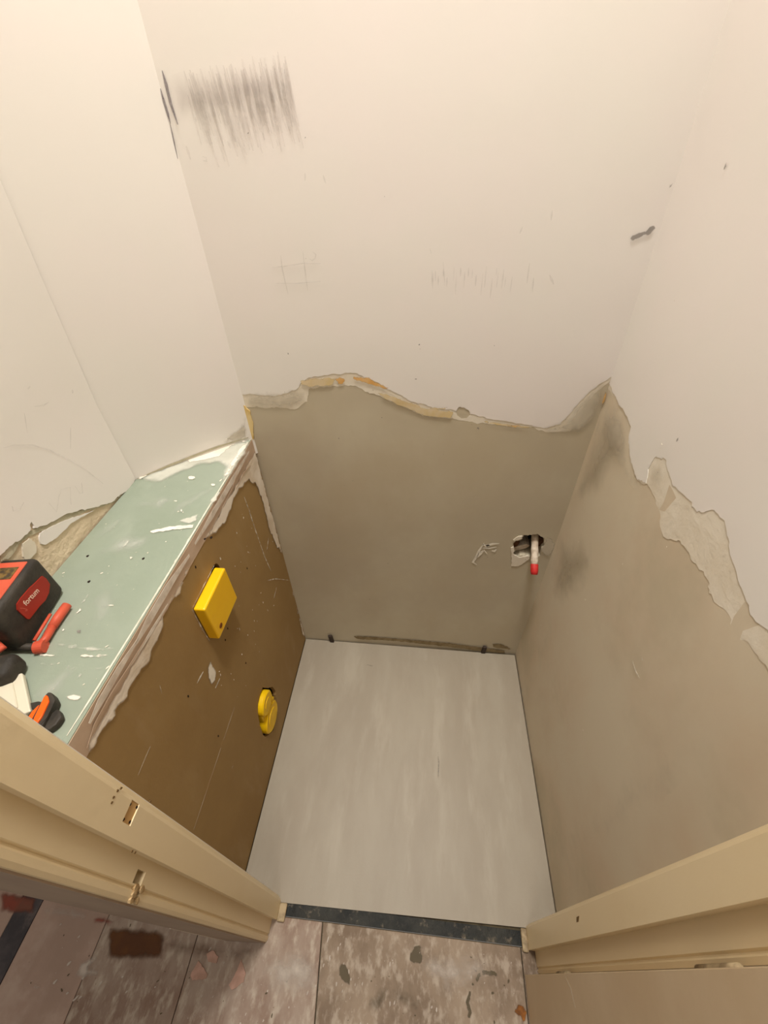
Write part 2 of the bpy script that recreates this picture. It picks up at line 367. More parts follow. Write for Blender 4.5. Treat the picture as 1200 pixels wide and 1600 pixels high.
sheet('filler_layer', above(grey_edge, 1, CEIL-.6, -.56, .49), SB, -.001, .0004, 'skim', wb, holes=[chip], step=.05)
sheet('paint_layer', above(white_edge, 2, CEIL, -.56, .49), SB, -.001, .0011, 'paint', wb, holes=[jag(chip, .004, .0012, 5)], step=.05, relief=.0008)
# recess behind the broken hole, with its pipe
hr = [(min(p[0] for p in pipe_hole)-.01), max(p[0] for p in pipe_hole)+.01, min(p[1] for p in pipe_hole)-.01, max(p[1] for p in pipe_hole)+.01]
v, f = vb(hr[0], hr[1], YB+.02, YB+.088, hr[2], hr[3]); f = [q for q in f if q != (0, 1, 5, 4)]
link('hole_recess', v, [q[::-1] for q in f], 'dark', wb)
for k, (px, pz, sx, sz, s) in enumerate([(.315, .645, .022, .016, 1), (.335, .618, .030, .012, 2), (.352, .690, .028, .012, 3), (.395, .66, .014, .02, 4), (.318, .683, .014, .012, 5)]):
    B = blob(px, pz, sx, sz, s, 9, .4)
    sheet('broken_masonry', B, SB, -.07, -.018 - .006*(k % 3), 'rubble' if k != 1 else 'pipe', wb, step=.01, relief=.004)
for q, mm in (([(0.3027,0.6430),(0.3109,0.6482),(0.3172,0.6304),(0.3151,0.6164),(0.3353,0.5993),(0.3644,0.6087),(0.3714,0.5975),(0.3540,0.5672),(0.3372,0.5560),(0.3200,0.5545),(0.3139,0.5975)], 'skim'), ([(0.3034,0.6809),(0.3168,0.6970),(0.3281,0.7000),(0.3277,0.6870),(0.3087,0.6769),(0.3069,0.6702)], 'skim'), ([(0.3952,0.7028),(0.4202,0.6960),(0.4380,0.6713),(0.4367,0.6399),(0.4323,0.6073),(0.4111,0.6195),(0.3952,0.6366),(0.3957,0.6547),(0.4029,0.6818)], 'grey_fade')):
    sheet('plaster_lip', jag(q, .003, .0012, 9), SB, -.001, .0016, mm, wb, step=.006, fade=.004)
strokes('scraped_plaster', [([(0.2146,0.6588),(0.2041,0.6215),(0.1963,0.5830),(0.1907,0.5631),(0.2050,0.5520)], .008), ([(0.2106,0.6540),(0.2225,0.6458),(0.2425,0.6564),(0.2632,0.6602)], .009), ([(0.2020,0.5883),(0.2090,0.6078),(0.2180,0.6226)], .012), ([(0.2219,0.6503),(0.2347,0.6468)], .013), ([(0.2441,0.6246),(0.2536,0.6231),(0.2584,0.6327)], .010), ([(0.2189,0.6273),(0.2326,0.6074)], .004), ([(0.2146,0.6361),(0.2363,0.6355),(0.2566,0.6439)], .006)], SB, .002, 'compound_white', wb, fadev=.7)
# stains along the torn edge
for nm, q, mm, fd in (
    ('orange_stain', [(-0.2209,1.2064),(-0.2045,1.2117),(-0.1933,1.2037),(-0.2007,1.1920),(-0.2144,1.1917)], 'orange', .008),
    ('orange_stain', [(-0.0741,1.1525),(-0.0597,1.1563),(-0.0355,1.1465),(-0.0031,1.1369),(-0.0109,1.1313),(-0.0515,1.1391),(-0.0677,1.1404)], 'orange', .006),
    ('orange_stain', [(0.2097,1.0947),(0.2417,1.0939),(0.2546,1.0888),(0.2355,1.0845),(0.2149,1.0875)], 'orange', .006),
    ('orange_stain', [(-0.1726,1.2172),(-0.1299,1.2100),(-0.0834,1.1847),(-0.0914,1.1795),(-0.1307,1.1902),(-0.1619,1.1995),(-0.1775,1.2041)], 'orange', .016),
    ('orange_stain', [(0.0131,1.1356),(0.0608,1.1387),(0.0629,1.1317),(0.0295,1.1289),(0.0149,1.1303)], 'cream_fade', .008),
    ('orange_stain', [(-0.3017,1.2014),(-0.2709,1.2086),(-0.2409,1.2060),(-0.2499,1.1975),(-0.2908,1.1933)], 'orange', .020),
    ('cream_stain', [(0.1523,1.1038),(0.2094,1.0965),(0.2744,1.0895),(0.2716,1.0838),(0.2109,1.0873),(0.1616,1.0949)], 'cream_fade', .008),
    ('cream_stain', [(-0.3097,1.2020),(-0.2402,1.2117),(-0.2088,1.2083),(-0.2268,1.1880),(-0.2846,1.1799),(-0.3065,1.1862)], 'cream_fade', .016),
    ('cream_stain', [(-0.1311,1.1810),(-0.0677,1.1613),(-0.0031,1.1369),(0.0778,1.1259),(0.0716,1.1049),(-0.0020,1.1118),(-0.0514,1.1355),(-0.0998,1.1553)], 'cream_fade', .012),
    ('grey_smear', [(-0.4635,1.1599),(-0.3937,1.1704),(-0.3263,1.1755),(-0.2938,1.1728),(-0.2989,1.1375),(-0.3444,1.1180),(-0.4224,1.1157),(-0.4683,1.1236)], 'grey_fade', .03),
    ('grey_smear', [(0.2917,1.0827),(0.3475,1.1119),(0.3740,1.1810),(0.4053,1.2214),(0.4229,1.2218),(0.4284,1.1824),(0.4285,1.1233),(0.4063,1.0680),(0.3267,1.0689)], 'grey_fade', .03),
    ('dark_scrape', [(-0.2660,0.0520),(-0.1497,0.0571),(0.1486,0.0513),(0.3915,0.0236),(0.3967,-0.0069),(0.3156,-0.0027),(0.1514,0.0160),(-0.0677,0.0325),(-0.2343,0.0258)], 'scrape', .006),
    ('light_chip', [(0.3269,0.0663),(0.3627,0.0711),(0.3929,0.0543),(0.4127,0.0357),(0.4067,0.0277),(0.3779,0.0345),(0.3406,0.0364)], 'scrape', .004)):
    sheet(nm, jag(q, .005, .0018, 11), SB, -.001, .0026, mm, wb, step=.004, fade=fd*(.4 if 'stain' in nm else 1))
sheet('torn_tape', jag([(-0.4696,1.1291),(-0.4566,1.1109),(-0.4578,1.0686),(-0.4665,1.0237),(-0.4799,1.0294),(-0.4740,1.0759)], .006, .001, 4), SB, -.001, .0035, 'tape', wb, step=.008)
# pencil marks
rnd = random.Random(4); hat = []
def hp(x, y): return None
HA = [(-0.4194,1.7411),(-0.2428,1.7361),(-0.2545,1.6699),(-0.4433,1.6740)]
for i in range(96):
    t = i/95; x = HA[0][0] + (HA[1][0]-HA[0][0])*t + rnd.uniform(-.004, .004)
    z1 = HA[0][1] + rnd.uniform(-.025, .010); ln = rnd.uniform(.04, .10)*(1-.1*t)
    z1 -= .015*(1-t)
    dx = ln*rnd.uniform(.04, .16)
    hat.append(([(x, z1), (x+dx*.4, z1-ln*.5), (x+dx, z1-ln)], rnd.uniform(.003, .007)))
for k in range(5):
    x = HA[0][0] + (HA[1][0]-HA[0][0])*(.5+.09*k); hat.append(([(x, HA[3][1]+.06), (x+.012, HA[3][1]+.02), (x+.026, HA[3][1]-.018)], .004))
strokes('pencil_hatching', hat, SB, .0034, 'pencil', wb, kind='stuff', fadev=.45)
sheet('rubbed_pencil', [(-0.4530,1.7264),(-0.4163,1.7333),(-0.3618,1.7395),(-0.2930,1.7394),(-0.2428,1.7361),(-0.2504,1.7011),(-0.2997,1.6837),(-0.3676,1.6789),(-0.4511,1.6698),(-0.4556,1.6915)], SB, -.001, .003, 'pencil_haze', wb, step=.01, fade=.04)
strokes('dark_pencil_line', [([(-0.4556,1.7343),(-0.4551,1.7184),(-0.4555,1.6958),(-0.4524,1.6687)], .0050), ([(-0.4667,1.7136),(-0.4666,1.6981),(-0.4655,1.6832),(-0.4655,1.6701)], .004), ([(-0.4661,1.6701),(-0.4675,1.6476),(-0.4691,1.6230)], .0025)], SB, .0036, 'pencil_dark', wb, fadev=.75)
strokes('pencil_grid', [([(-0.3050,1.4687),(-0.3065,1.4470),(-0.3050,1.4214),(-0.3027,1.3965)], .0022), ([(-0.2578,1.4760),(-0.2585,1.4501),(-0.2584,1.4033)], .0022), ([(-0.3284,1.4471),(-0.3044,1.4486),(-0.2600,1.4544),(-0.2243,1.4538)], .0022), ([(-0.3252,1.4171),(-0.2767,1.4175),(-0.2283,1.4209)], .0020), ([(-0.2376,1.4745),(-0.2318,1.4699),(-0.2337,1.4639),(-0.2414,1.4593),(-0.2460,1.4624)], .0022)], SB, .0032, 'pencil', wb, fadev=.5)
tick = []
for i in range(15):
    x = 180 + i*22
P0 = [(0.0042,1.4379),(0.1649,1.4331)]
for i in range(20):
    t = i/19; x = P0[0][0] + (P0[1][0]-P0[0][0])*t + rnd.uniform(-.004, .004); z = P0[0][1] + rnd.uniform(-.012, .012); l = rnd.uniform(.012, .04)
    tick.append(([(x, z), (x+.001, z-l)], rnd.uniform(.0014, .003)))
tick += [([(0.1947,1.4542),(0.1954,1.4378),(0.1967,1.4186)], .003), ([(0.2079,1.4283),(0.2109,1.4013)], .003), ([(0.1691,1.5139),(0.1662,1.5033)], .003), ([(0.2179,1.5389),(0.2191,1.5238)], .003), ([(-0.0023,1.4800),(0.0013,1.4709)], .002), ([(0.0255,1.4569),(0.0320,1.4133)], .0018), ([(0.0040,1.4427),(0.0056,1.4132)], .0018), ([(0.2381,1.4331),(0.2500,1.4162)], .005)]
tick += [([(-0.3990,1.6587),(-0.3990,1.6463)], .003), ([(-0.3692,1.6457),(-0.3657,1.6353)], .004), ([(-0.3504,1.6453),(-0.3465,1.6361)], .003), ([(-0.4473,1.6403),(-0.4451,1.6213)], .005), ([(-0.4172,1.6778),(-0.4178,1.6713)], .003), ([(-0.4215,1.6257),(-0.4152,1.6232),(-0.4155,1.6189),(-0.4219,1.6195)], .003), ([(-0.2351,1.5986),(-0.2367,1.5876)], .003), ([(-0.2021,1.5957),(-0.1987,1.5833)], .003)]
strokes('pencil_ticks', tick, SB, .0032, 'pencil', wb, kind='stuff', fadev=.42)
sheet('scuff_mark', jag([(0.3686,1.4977),(0.3783,1.5040),(0.3949,1.5101),(0.4019,1.5162),(0.4096,1.5169),(0.4114,1.5100),(0.4067,1.5038),(0.4052,1.4954),(0.3949,1.4976),(0.3853,1.4913),(0.3740,1.4892)], .004, .002, 6), SB, -.001, .0030, 'smudge', wb, step=.004, fade=.006)
sheet('scuff_mark', jag([(0.3952,1.5736),(0.4051,1.5713),(0.4156,1.5799),(0.4175,1.5733),(0.4111,1.5675),(0.4054,1.5661)], .004, .002, 7), SB, -.001, .0030, 'smudge', wb, step=.004, fade=.006)
specks('paint_nibs', 26, SB, .0024, 'smudge', wb, [(-.4, .3), (.36, .3), (.36, 1.7), (-.4, 1.7)], .0022, 8)
sheet('knock_mark', jag([(0.1177,1.0972),(0.1277,1.0948),(0.1315,1.0902),(0.1234,1.0900)], .003, .001, 7), SB, -.001, .0030, 'smudge', wb, step=.003, fade=.002)
sheet('knock_mark', jag([(0.1388,1.0839),(0.1453,1.0832),(0.1455,1.0757),(0.1404,1.0774)], .003, .001, 7), SB, -.001, .0030, 'smudge', wb, step=.003, fade=.002)

# ---------------------------------------------------------------- right wall
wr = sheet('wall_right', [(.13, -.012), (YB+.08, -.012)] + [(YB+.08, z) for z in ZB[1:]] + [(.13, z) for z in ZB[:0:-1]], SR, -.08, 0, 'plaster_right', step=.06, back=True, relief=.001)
tag(wr, kind='structure')
r_white = [(1.1195,1.1176),(0.9732,1.1992),(0.9478,1.2060),(0.8931,1.1972),(0.8368,1.1971),(0.8041,1.1908),(0.7927,1.1673),(0.7499,1.1383),(0.7039,1.1297),(0.6739,1.1451),(0.6867,1.1683),(0.6842,1.1967),(0.6539,1.2153),(0.5994,1.1965),(0.5531,1.2073),(0.5230,1.2069),(0.4965,1.2348),(0.4698,1.2386),(0.4392,1.2191),(0.4006,1.2021),(0.3524,1.1844),(0.3244,1.1940),(0.2851,1.2085),(0.2183,1.2308)]
r_skim = [(1.1151,1.1135),(0.9659,1.1953),(0.8931,1.1972),(0.8368,1.1971),(0.8073,1.1889),(0.7959,1.1653),(0.7528,1.1362),(0.7033,1.1291),(0.6733,1.1445),(0.6490,1.1470),(0.6049,1.1385),(0.5807,1.1194),(0.5614,1.1145),(0.5218,1.1446),(0.4932,1.1474),(0.4784,1.1439),(0.4489,1.1534),(0.4340,1.1518),(0.4194,1.1404),(0.3991,1.1424),(0.3784,1.1515),(0.3667,1.1511),(0.3578,1.1365),(0.3355,1.1519),(0.3241,1.1556),(0.3060,1.1566),(0.2914,1.1603),(0.2507,1.1730),(0.1902,1.2014)]
def r_poly(e, seed):
    e = [p for p in e if p[0] < YB-.002]
    e = [(YB+.03, e[0][1]+.002)] + e + [(.135, e[-1][1]-.05)]
    e = [p for i, p in enumerate(e) if p[0] >= .135]
    return jag(e, .006, .0022, seed, closed=False) + [(.135, CEIL)] + [(YB+.03, CEIL)]
sheet('filler_layer', r_poly(r_skim, 21), SR, -.001, .0004, 'skim', wr, step=.05)
sheet('paint_layer', r_poly(r_white, 22), SR, -.001, .0011, 'paint', wr, step=.05, relief=.0008)
for nm, q, mm, fd in (
    ('grey_smear', [(0.8965,1.2006),(0.8368,1.1971),(0.7880,1.1702),(0.7499,1.1383),(0.6664,1.1484),(0.6823,1.1201),(0.7358,1.0995),(0.7936,1.1017),(0.8558,1.0874),(0.9348,1.1138),(0.9545,1.1653)], 'grey_fade', .05),
    ('dark_smear', [(0.9582,1.1689),(0.8827,1.1872),(0.7967,1.1648),(0.7617,1.1245),(0.7933,1.0729),(0.8298,0.9804),(0.8921,0.9062),(0.9628,0.8614),(0.9596,0.9690),(0.9491,1.0751)], 'dark_fade', .08),
    ('dark_smear', [(0.9610,0.7348),(0.8381,0.8557),(0.7520,0.8891),(0.6987,0.8560),(0.7114,0.7378),(0.7703,0.5965),(0.8700,0.5244),(0.9294,0.6024)], 'dark_fade', .11),
    ('grey_smear', [(0.6925,1.1740),(0.6594,1.2115),(0.6273,1.1887),(0.6243,1.1671),(0.6633,1.1559)], 'grey_fade', .03),
    ('dark_smear', [(0.5696,1.1453),(0.5575,1.1567),(0.5473,1.1466),(0.5535,1.1355)], 'dark_fade', .01),
    ('dark_smear', [(0.3224,0.6507),(0.2976,0.7854),(0.3043,0.8505),(0.2539,0.9299),(0.2439,0.7902),(0.2355,0.6846),(0.2558,0.3317),(0.2937,0.1595),(0.3393,0.1261),(0.2848,0.4437),(0.2907,0.5954)], 'dark_fade', .14),
    ('orange_stain', [(0.9807,1.1740),(0.9696,1.1956),(0.9571,1.1963),(0.9495,1.1734),(0.9557,1.1535),(0.9685,1.1524)], 'orange', .01),
    ('orange_stain', [(0.3610,1.1368),(0.3515,1.1413),(0.3364,1.1529),(0.3326,1.1567),(0.3353,1.1491),(0.3483,1.1381)], 'orange', .008),
    ('cream_stain', [(0.9658,1.1921),(0.9167,1.2058),(0.8999,1.2039),(0.9263,1.1853),(0.9547,1.1815)], 'cream_fade', .01)):
    sheet(nm, jag(q, .006, .002, 31), SR, -.001, .0028, mm, wr, step=.012, fade=fd)
for q, s in (([(0.8181,1.6049)][0], .006), ([(0.3405,0.0502)][0], .005), ([(0.8941,0.0826)][0], .004), ([(0.6418,1.2617)][0], .006)):
    sheet('knock_mark', blob(q[0], q[1], s*.7, s, 3), SR, -.001, .0030, 'smudge', wr, step=.003, fade=.004)
specks('paint_nibs', 14, SR, .0032, 'compound_white', wr, [(.3, .2), (.9, .2), (.9, 1.5), (.5, 1.5)], .0025, 18)
strokes('scratch', [([(0.4602,0.8686),(0.4395,0.8658),(0.4233,0.8724)], .003), ([(0.4496,0.9038),(0.4401,0.9053)], .003), ([(0.4347,0.8667),(0.4266,0.8701)], .003)], SR, .002, 'compound_white', wr, fadev=.3)

# ---------------------------------------------------------------- chamfered corner wall and left wall
wg = sheet('wall_corner', [(-.02, BT-.05), (sG(1)+.0, BT-.05)] + [(sG(z), z) for z in ZB[4:]] + [(-.02, CEIL)], SG, -.06, 0, 'paint', step=.06, relief=.0008)
tag(wg, kind='structure')
sheet('grey_smear', jag([(0.0882,1.0501),(0.0731,1.0601),(0.0341,1.0730),(0.0128,1.1000),(0.0018,1.1151),(0.0150,1.0338),(0.0480,1.0343),(0.0834,1.0361)], .006, .002, 4), SG, -.001, .001, 'grey_fade', wg, step=.008, fade=.012)
strokes('filler_line', [([(0.3071,1.0286),(0.2347,1.0335),(0.1688,1.0370),(0.1002,1.0388),(0.0145,1.0356)], .006)], SG, .0012, 'groove', wg, fadev=.6)
wl = sheet('wall_left', [(.13, BT-.3), (yG(1), BT-.3)] + [(yG(z), z) for z in ZB[4:]] + [(.13, z) for z in ZB[:3:-1]], SL, -.06, 0, 'rough_plaster', step=.04, relief=.002)
tag(wl, kind='structure')
l_edge = [(0.7286,1.0230),(0.7181,1.0261),(0.7092,1.0308),(0.6916,1.0336),(0.6741,1.0359),(0.6473,1.0484),(0.6227,1.0612),(0.6058,1.0711),(0.5859,1.0855),(0.5647,1.0964),(0.5432,1.1049),(0.5240,1.1104),(0.5087,1.1157),(0.4930,1.1233),(0.4881,1.1277),(0.4920,1.1405),(0.4802,1.1297),(0.4632,1.1303),(0.4546,1.1302),(0.4473,1.1348),(0.4348,1.1361),(0.4188,1.1358),(0.3845,1.1395),(0.3540,1.1443)]
l_edge = [p for p in l_edge if p[0] < yG(1.1)-.002]
lp = jag([(yG(1.05), BT+.004)] + l_edge, .005, .0018, 41, closed=False)
lp = [p for p in lp if p[0] > .14] + [(.14, lp[-1][1])] + [(.14, z) for z in (1.476, 1.6, 1.78, CEIL)] + [(yG(z), z) for z in (CEIL, 2.2, 1.78, 1.6, 1.476, 1.23, 1.1)]
sheet('paint_layer', lp, SL, -.001, .0045, 'paint', wl, step=.05, relief=.0008)
gr = [(0.7126,1.0288),(0.6733,1.0348),(0.6223,1.0606),(0.6050,1.0701),(0.5851,1.0845),(0.5640,1.0955),(0.5425,1.1040),(0.5233,1.1096),(0.5080,1.1148),(0.4923,1.1224),(0.4626,1.1295),(0.4467,1.1340),(0.4182,1.1350),(0.4099,1.1250),(0.4261,1.1189),(0.4411,1.1205),(0.4551,1.1238),(0.4712,1.1223),(0.4940,1.1131),(0.5143,1.1026),(0.5414,1.0941),(0.5680,1.0822),(0.5972,1.0704),(0.6354,1.0501),(0.6708,1.0316)]
sheet('edge_shade', jag(gr, .005, .0015, 6), SL, -.001, .0018, 'groove', wl, step=.01, relief=.002)  # grey-olive band: recess shade painted below the torn paint
sheet('paint_remnant', jag([(0.4919,1.1106),(0.5028,1.1085),(0.5363,1.0963),(0.5625,1.0846),(0.5888,1.0697),(0.6153,1.0572),(0.5834,1.0680),(0.5562,1.0768),(0.5147,1.0783),(0.4873,1.0855),(0.4812,1.0935),(0.4869,1.1064)], .005, .001, 7), SL, -.001, .0030, 'paint', wl, step=.02)
sheet('paint_remnant', jag([(0.4553,1.1206),(0.4714,1.1190),(0.4728,1.1023),(0.4648,1.0887),(0.4471,1.0892),(0.4405,1.0902),(0.4421,1.1010)], .005, .001, 8), SL, -.001, .0030, 'skim', wl, step=.02)
strokes('pencil_scribble', [([(0.5298,1.2738),(0.5495,1.2668),(0.5783,1.2481),(0.6037,1.2202),(0.6292,1.1794),(0.6516,1.1353),(0.6698,1.0882)], .0022), ([(0.6064,1.1322),(0.6070,1.1123),(0.6129,1.1087),(0.6240,1.1271)], .0018), ([(0.5394,1.1449),(0.5414,1.1203),(0.5644,1.1406),(0.5773,1.1469),(0.5956,1.1379),(0.5751,1.1082)], .0016), ([(0.4812,1.1872),(0.4776,1.1797),(0.4882,1.1734),(0.5015,1.1785)], .0016), ([(0.6709,1.2285),(0.6441,1.1961)], .0014), ([(0.5985,1.3004),(0.5824,1.2697)], .0014), ([(0.7184,1.2863),(0.7150,1.2798)], .004), ([(0.6361,1.3323),(0.6294,1.3305)], .003), ([(0.6231,1.3002),(0.6408,1.2931),(0.6552,1.2924)], .003)], SL, .0062, 'pencil', wl, kind='stuff', fadev=.4)

# ---------------------------------------------------------------- front wall with the doorway, ceiling, floor under the tile
v1, f1 = vb(-.80, -.38, .075, .142, 0, CEIL); v2, f2 = vb(.385, .60, .075, .142, 0, CEIL); v3, f3 = vb(-.38, .385, .075, .142, 2.08, CEIL)
v4, f4 = vb(-2.2, -.80, .075, .142, 0, CEIL); v5, f5 = vb(.60, 1.8, .075, .142, 0, CEIL)
fs = list(f1) + [tuple(i+8 for i in q) for q in f2] + [tuple(i+16 for i in q) for q in f3] + [tuple(i+24 for i in q) for q in f4] + [tuple(i+32 for i in q) for q in f5]
tag(link('wall_front', v1+v2+v3+v4+v5, fs, 'paint'), kind='structure')
tag(box('ceiling', -2.2, 1.8, -2.0, 1.15, CEIL, CEIL+.05, 'ceiling'), kind='structure')
fl = tag(box('floor', -.60, .53, .10, 1.03, -.04, -.012, 'screed'), kind='structure')
box('sealing_strip', -.345, .350, .0915, .1215, -.012, -.004, 'bitumen', fl)

# ---------------------------------------------------------------- stone floor tile, one large slab
tl = [(-.4685, .9650), (.4320, .9600), (.4385, .1288), (.3490, .1285), (-.3225, .1182), (-.4685, .1182)]
t = prism('floor_tile', tl, -.0115, 0, 'tile')
tag(t, 'large pale grey stone floor tile filling the whole toilet floor', 'tile')
strokes('scratch', [([(0.1085,0.5567),(0.1112,0.5225),(0.1092,0.4727)], .005), ([(-0.1845,0.8664),(-0.1616,0.8623)], .004)], SF, .0006, 'smudge', t, fadev=.35)

# ---------------------------------------------------------------- boxing around the cistern
bxg = root('cistern_boxing', (-.59, .5, 0), 'low boxed-in ledge with brown plasterboard side and pale green top along left wall', 'boxing')
h1 = [(0.5853,0.3376),(0.6048,0.2920),(0.6316,0.2450),(0.6381,0.2022),(0.6223,0.1566),(0.6146,0.1272),(0.5906,0.1039),(0.5439,0.1002),(0.5104,0.1452),(0.4947,0.1691),(0.4925,0.2049),(0.4999,0.2631),(0.5174,0.3120),(0.5347,0.3364),(0.5594,0.3442)]
h2 = [(0.5967,0.9084),(0.6073,0.9074),(0.6184,0.9015),(0.6230,0.8916),(0.6249,0.8778),(0.6126,0.8613),(0.5913,0.8754),(0.5875,0.9011)]
h1 = jag(h1, .006, .0012, 2)
sb = sheet('side_board', [(.142, 0.0), (YB-.001, 0.0), (YB-.001, BT-.0127), (.142, BT-.0127)], SS, -.0125, 0, 'brown_board', bxg, holes=[h1, h2], step=.08, back=True)
tb = sheet('top_board', [(BX-.0002, .144), (BX-.0002, .962), (-.483, .9515), (-.6985, .7625), (-.6985, .144)], ST, -.0125, 0, 'green_board', bxg, step=.08, back=True)
cl = strokes('torn_paper_edge', [([(-0.4726,0.9626),(-0.4745,0.7274),(-0.4741,0.5550),(-0.4745,0.4233),(-0.4760,0.3203),(-0.4773,0.2359),(-0.4787,0.1861)], .003)], ST, .0010, 'core', tb, fadev=.9)
# tape band and joint compound on the side board
band_o = [(0.9642,1.0267),(0.7210,1.0291),(0.5496,1.0278),(0.4184,1.0287),(0.3153,1.0310),(0.2312,1.0329),(0.1755,1.0357)]
eb = [(YB-.004, BT-.002), (.145, BT-.002), (.145, .975), (.3, .978), (.5, .982), (.7, .985), (.88, .985), (YB-.004, .97)]
sheet('edge_tape', jag(eb, .01, .0012, 8, keep=(0, 1, 7)), SS, -.001, .0008, 'board_edge', sb, step=.03)
cmp = [(0.9573,1.0081),(0.7987,1.0106),(0.6619,1.0111),(0.5403,1.0169),(0.4341,1.0135),(0.3511,1.0181),(0.2806,1.0220),(0.2250,1.0233),(0.1820,1.0171),(0.1757,0.9822),(0.1778,0.9644),(0.1998,0.9663),(0.2140,0.9707),(0.2360,0.9563),(0.2486,0.9672),(0.2715,0.9554),(0.2864,0.9635),(0.3115,0.9564),(0.3334,0.9485),(0.3549,0.9574),(0.3982,0.9603),(0.4290,0.9862),(0.4762,0.9655),(0.5128,0.9809),(0.5438,0.9876),(0.5804,0.9816),(0.5951,0.9917),(0.5983,1.0054),(0.6153,0.9795),(0.6831,0.9517),(0.7044,0.9448),(0.7603,0.9580),(0.8031,0.9629),(0.8764,0.9462),(0.8875,0.9231),(0.9052,0.9041),(0.9189,0.8519),(0.9154,0.7894),(0.9118,0.7229),(0.9261,0.6326),(0.9631,0.5371),(0.9549,0.4415),(0.9510,0.3143),(0.9478,0.2096),(0.9431,0.0558),(0.9594,-0.0147),(0.9723,0.0624),(0.9987,0.3550),(0.9884,0.5090),(0.9872,0.6746),(0.9903,0.8363),(0.9880,0.9504),(0.9815,0.9878)]
cmp = [(min(a, YB-.003), min(b, .995)) for a, b in cmp]
sheet('joint_compound', jag(cmp, .006, .0035, 12), SS, -.001, .0020, 'compound', sb, step=.008, fade=.014, relief=.001)
strokes('compound_streak', [([(0.9238,1.0125),(0.7987,1.0106),(0.6619,1.0111),(0.5757,1.0120)], .016), ([(0.5472,1.0093),(0.4575,1.0160),(0.3855,1.0153),(0.3384,1.0132)], .018), ([(0.3481,1.0144),(0.2922,1.0173),(0.2400,1.0166),(0.2098,1.0125)], .014), ([(0.4381,0.9909),(0.3776,0.9928),(0.3080,0.9963)], .008), ([(0.9799,0.9749),(0.9863,0.8714),(0.9932,0.7309),(1.0174,0.5066)], .010), ([(1.0009,0.5390),(0.9987,0.3550),(0.9957,0.0993)], .010)], SS, .0032, 'compound_streak', sb, fadev=.55)
strokes('compound_groove', [([(0.3615,0.9967),(0.3018,0.9990),(0.2585,1.0037),(0.2141,1.0014),(0.1844,0.9890)], .003), ([(0.9098,0.9771),(0.8609,0.9856),(0.7968,0.9815)], .004), ([(0.8423,1.0169),(0.7887,0.9969),(0.7123,0.9913)], .003)], SS, .0036, 'board_edge', sb, fadev=.8)
for q in ([(0.4608,0.7526),(0.4613,0.6939),(0.4449,0.6718),(0.4188,0.6814),(0.4240,0.7140),(0.4379,0.7388)], [(0.4281,0.8172),(0.4408,0.8061),(0.4315,0.7995),(0.4237,0.8078)], [(0.4013,0.8087),(0.4041,0.7891),(0.3978,0.7917)]):
    sheet('compound_dab', jag(q, .004, .0015, 13), SS, -.001, .0012, 'compound_white', sb, step=.006, fade=.012)
ln = [([(0.8315,0.9299),(0.8352,0.8725),(0.8347,0.8149),(0.8385,0.7373)], .005), ([(0.8385,0.7373),(0.8405,0.6739),(0.8527,0.5940)], .004), ([(0.8104,0.5976),(0.8637,0.5413),(0.9581,0.4171)], .004), ([(0.4265,0.7480),(0.3969,0.7536)], .005), ([(0.4567,0.6550),(0.4312,0.6579)], .005), ([(0.8968,0.7013),(0.8684,0.6812)], .003), ([(0.8553,0.5050),(0.8167,0.4960)], .003)]
strokes('scratch', ln, SS, .0008, 'compound_white', sb, fadev=.35)
strokes('faint_scratch', [([(0.2438,0.8212),(0.2236,0.8204),(0.1983,0.8179)], .002), ([(0.3503,0.5013),(0.2786,0.4981),(0.1830,0.4937)], .002), ([(0.4506,0.5059),(0.3693,0.5022)], .002), ([(0.3290,0.8847),(0.3219,0.8660)], .002), ([(0.3475,0.3785),(0.3398,0.3821)], .004), ([(0.2668,0.2533),(0.2620,0.2525)], .004)], SS, .0008, 'compound_thin', sb, fadev=.25)
specks('compound_flecks', 45, SS, .0008, 'compound_white', sb, [(.45, .45), (.95, .45), (.95, .9), (.6, .9), (.45, .7)], .0028, 5, rot=1.5)
for q in [(0.5510,0.9662),(0.5580,0.7188),(0.5631,0.5340),(0.3621,0.7656),(0.7301,0.7519),(0.3638,0.5418),(0.5324,0.7067),(0.1781,0.7383)]:
    sheet('screw_dimple', blob(q[0], q[1], .0022, .0035, 1, 8), SS, -.0005, .0006, 'dark', sb, step=.01)
# compound on the green top
tz = [(-0.6918,0.7622),(-0.6761,0.7911),(-0.6371,0.8286),(-0.5845,0.8749),(-0.5412,0.9164),(-0.4858,0.9537),(-0.4682,0.9520),(-0.4603,0.9018),(-0.4650,0.7937),(-0.4724,0.7500),(-0.4922,0.7919),(-0.4970,0.8258),(-0.5192,0.8421),(-0.5522,0.8341),(-0.5728,0.8151),(-0.6085,0.7843),(-0.6267,0.7503),(-0.6630,0.7532)]
sheet('compound_wash', jag(tz, .006, .003, 3), ST, -.001, .0014, 'compound_thin', tb, step=.008, fade=.014)
tz = [(-0.6961,0.7674),(-0.6773,0.7933),(-0.6383,0.8310),(-0.5855,0.8774),(-0.5412,0.9164),(-0.4867,0.9564),(-0.4652,0.9522),(-0.5114,0.9183),(-0.5215,0.8664),(-0.5714,0.8448),(-0.5957,0.8337),(-0.6125,0.8545),(-0.6445,0.8140),(-0.6703,0.7802),(-0.6862,0.7571)]
sheet('joint_compound', jag(tz, .006, .002, 5), ST, -.001, .0022, 'compound_white', tb, step=.006, fade=.010)
sheet('joint_compound', jag([(-0.4652,0.9522),(-0.4676,0.9014),(-0.4677,0.8395),(-0.4711,0.7822),(-0.4757,0.7498),(-0.4881,0.7922),(-0.4905,0.8622),(-0.4914,0.9262)], .006, .002, 6), ST, -.001, .0020, 'compound_white', tb, step=.006, fade=.012)
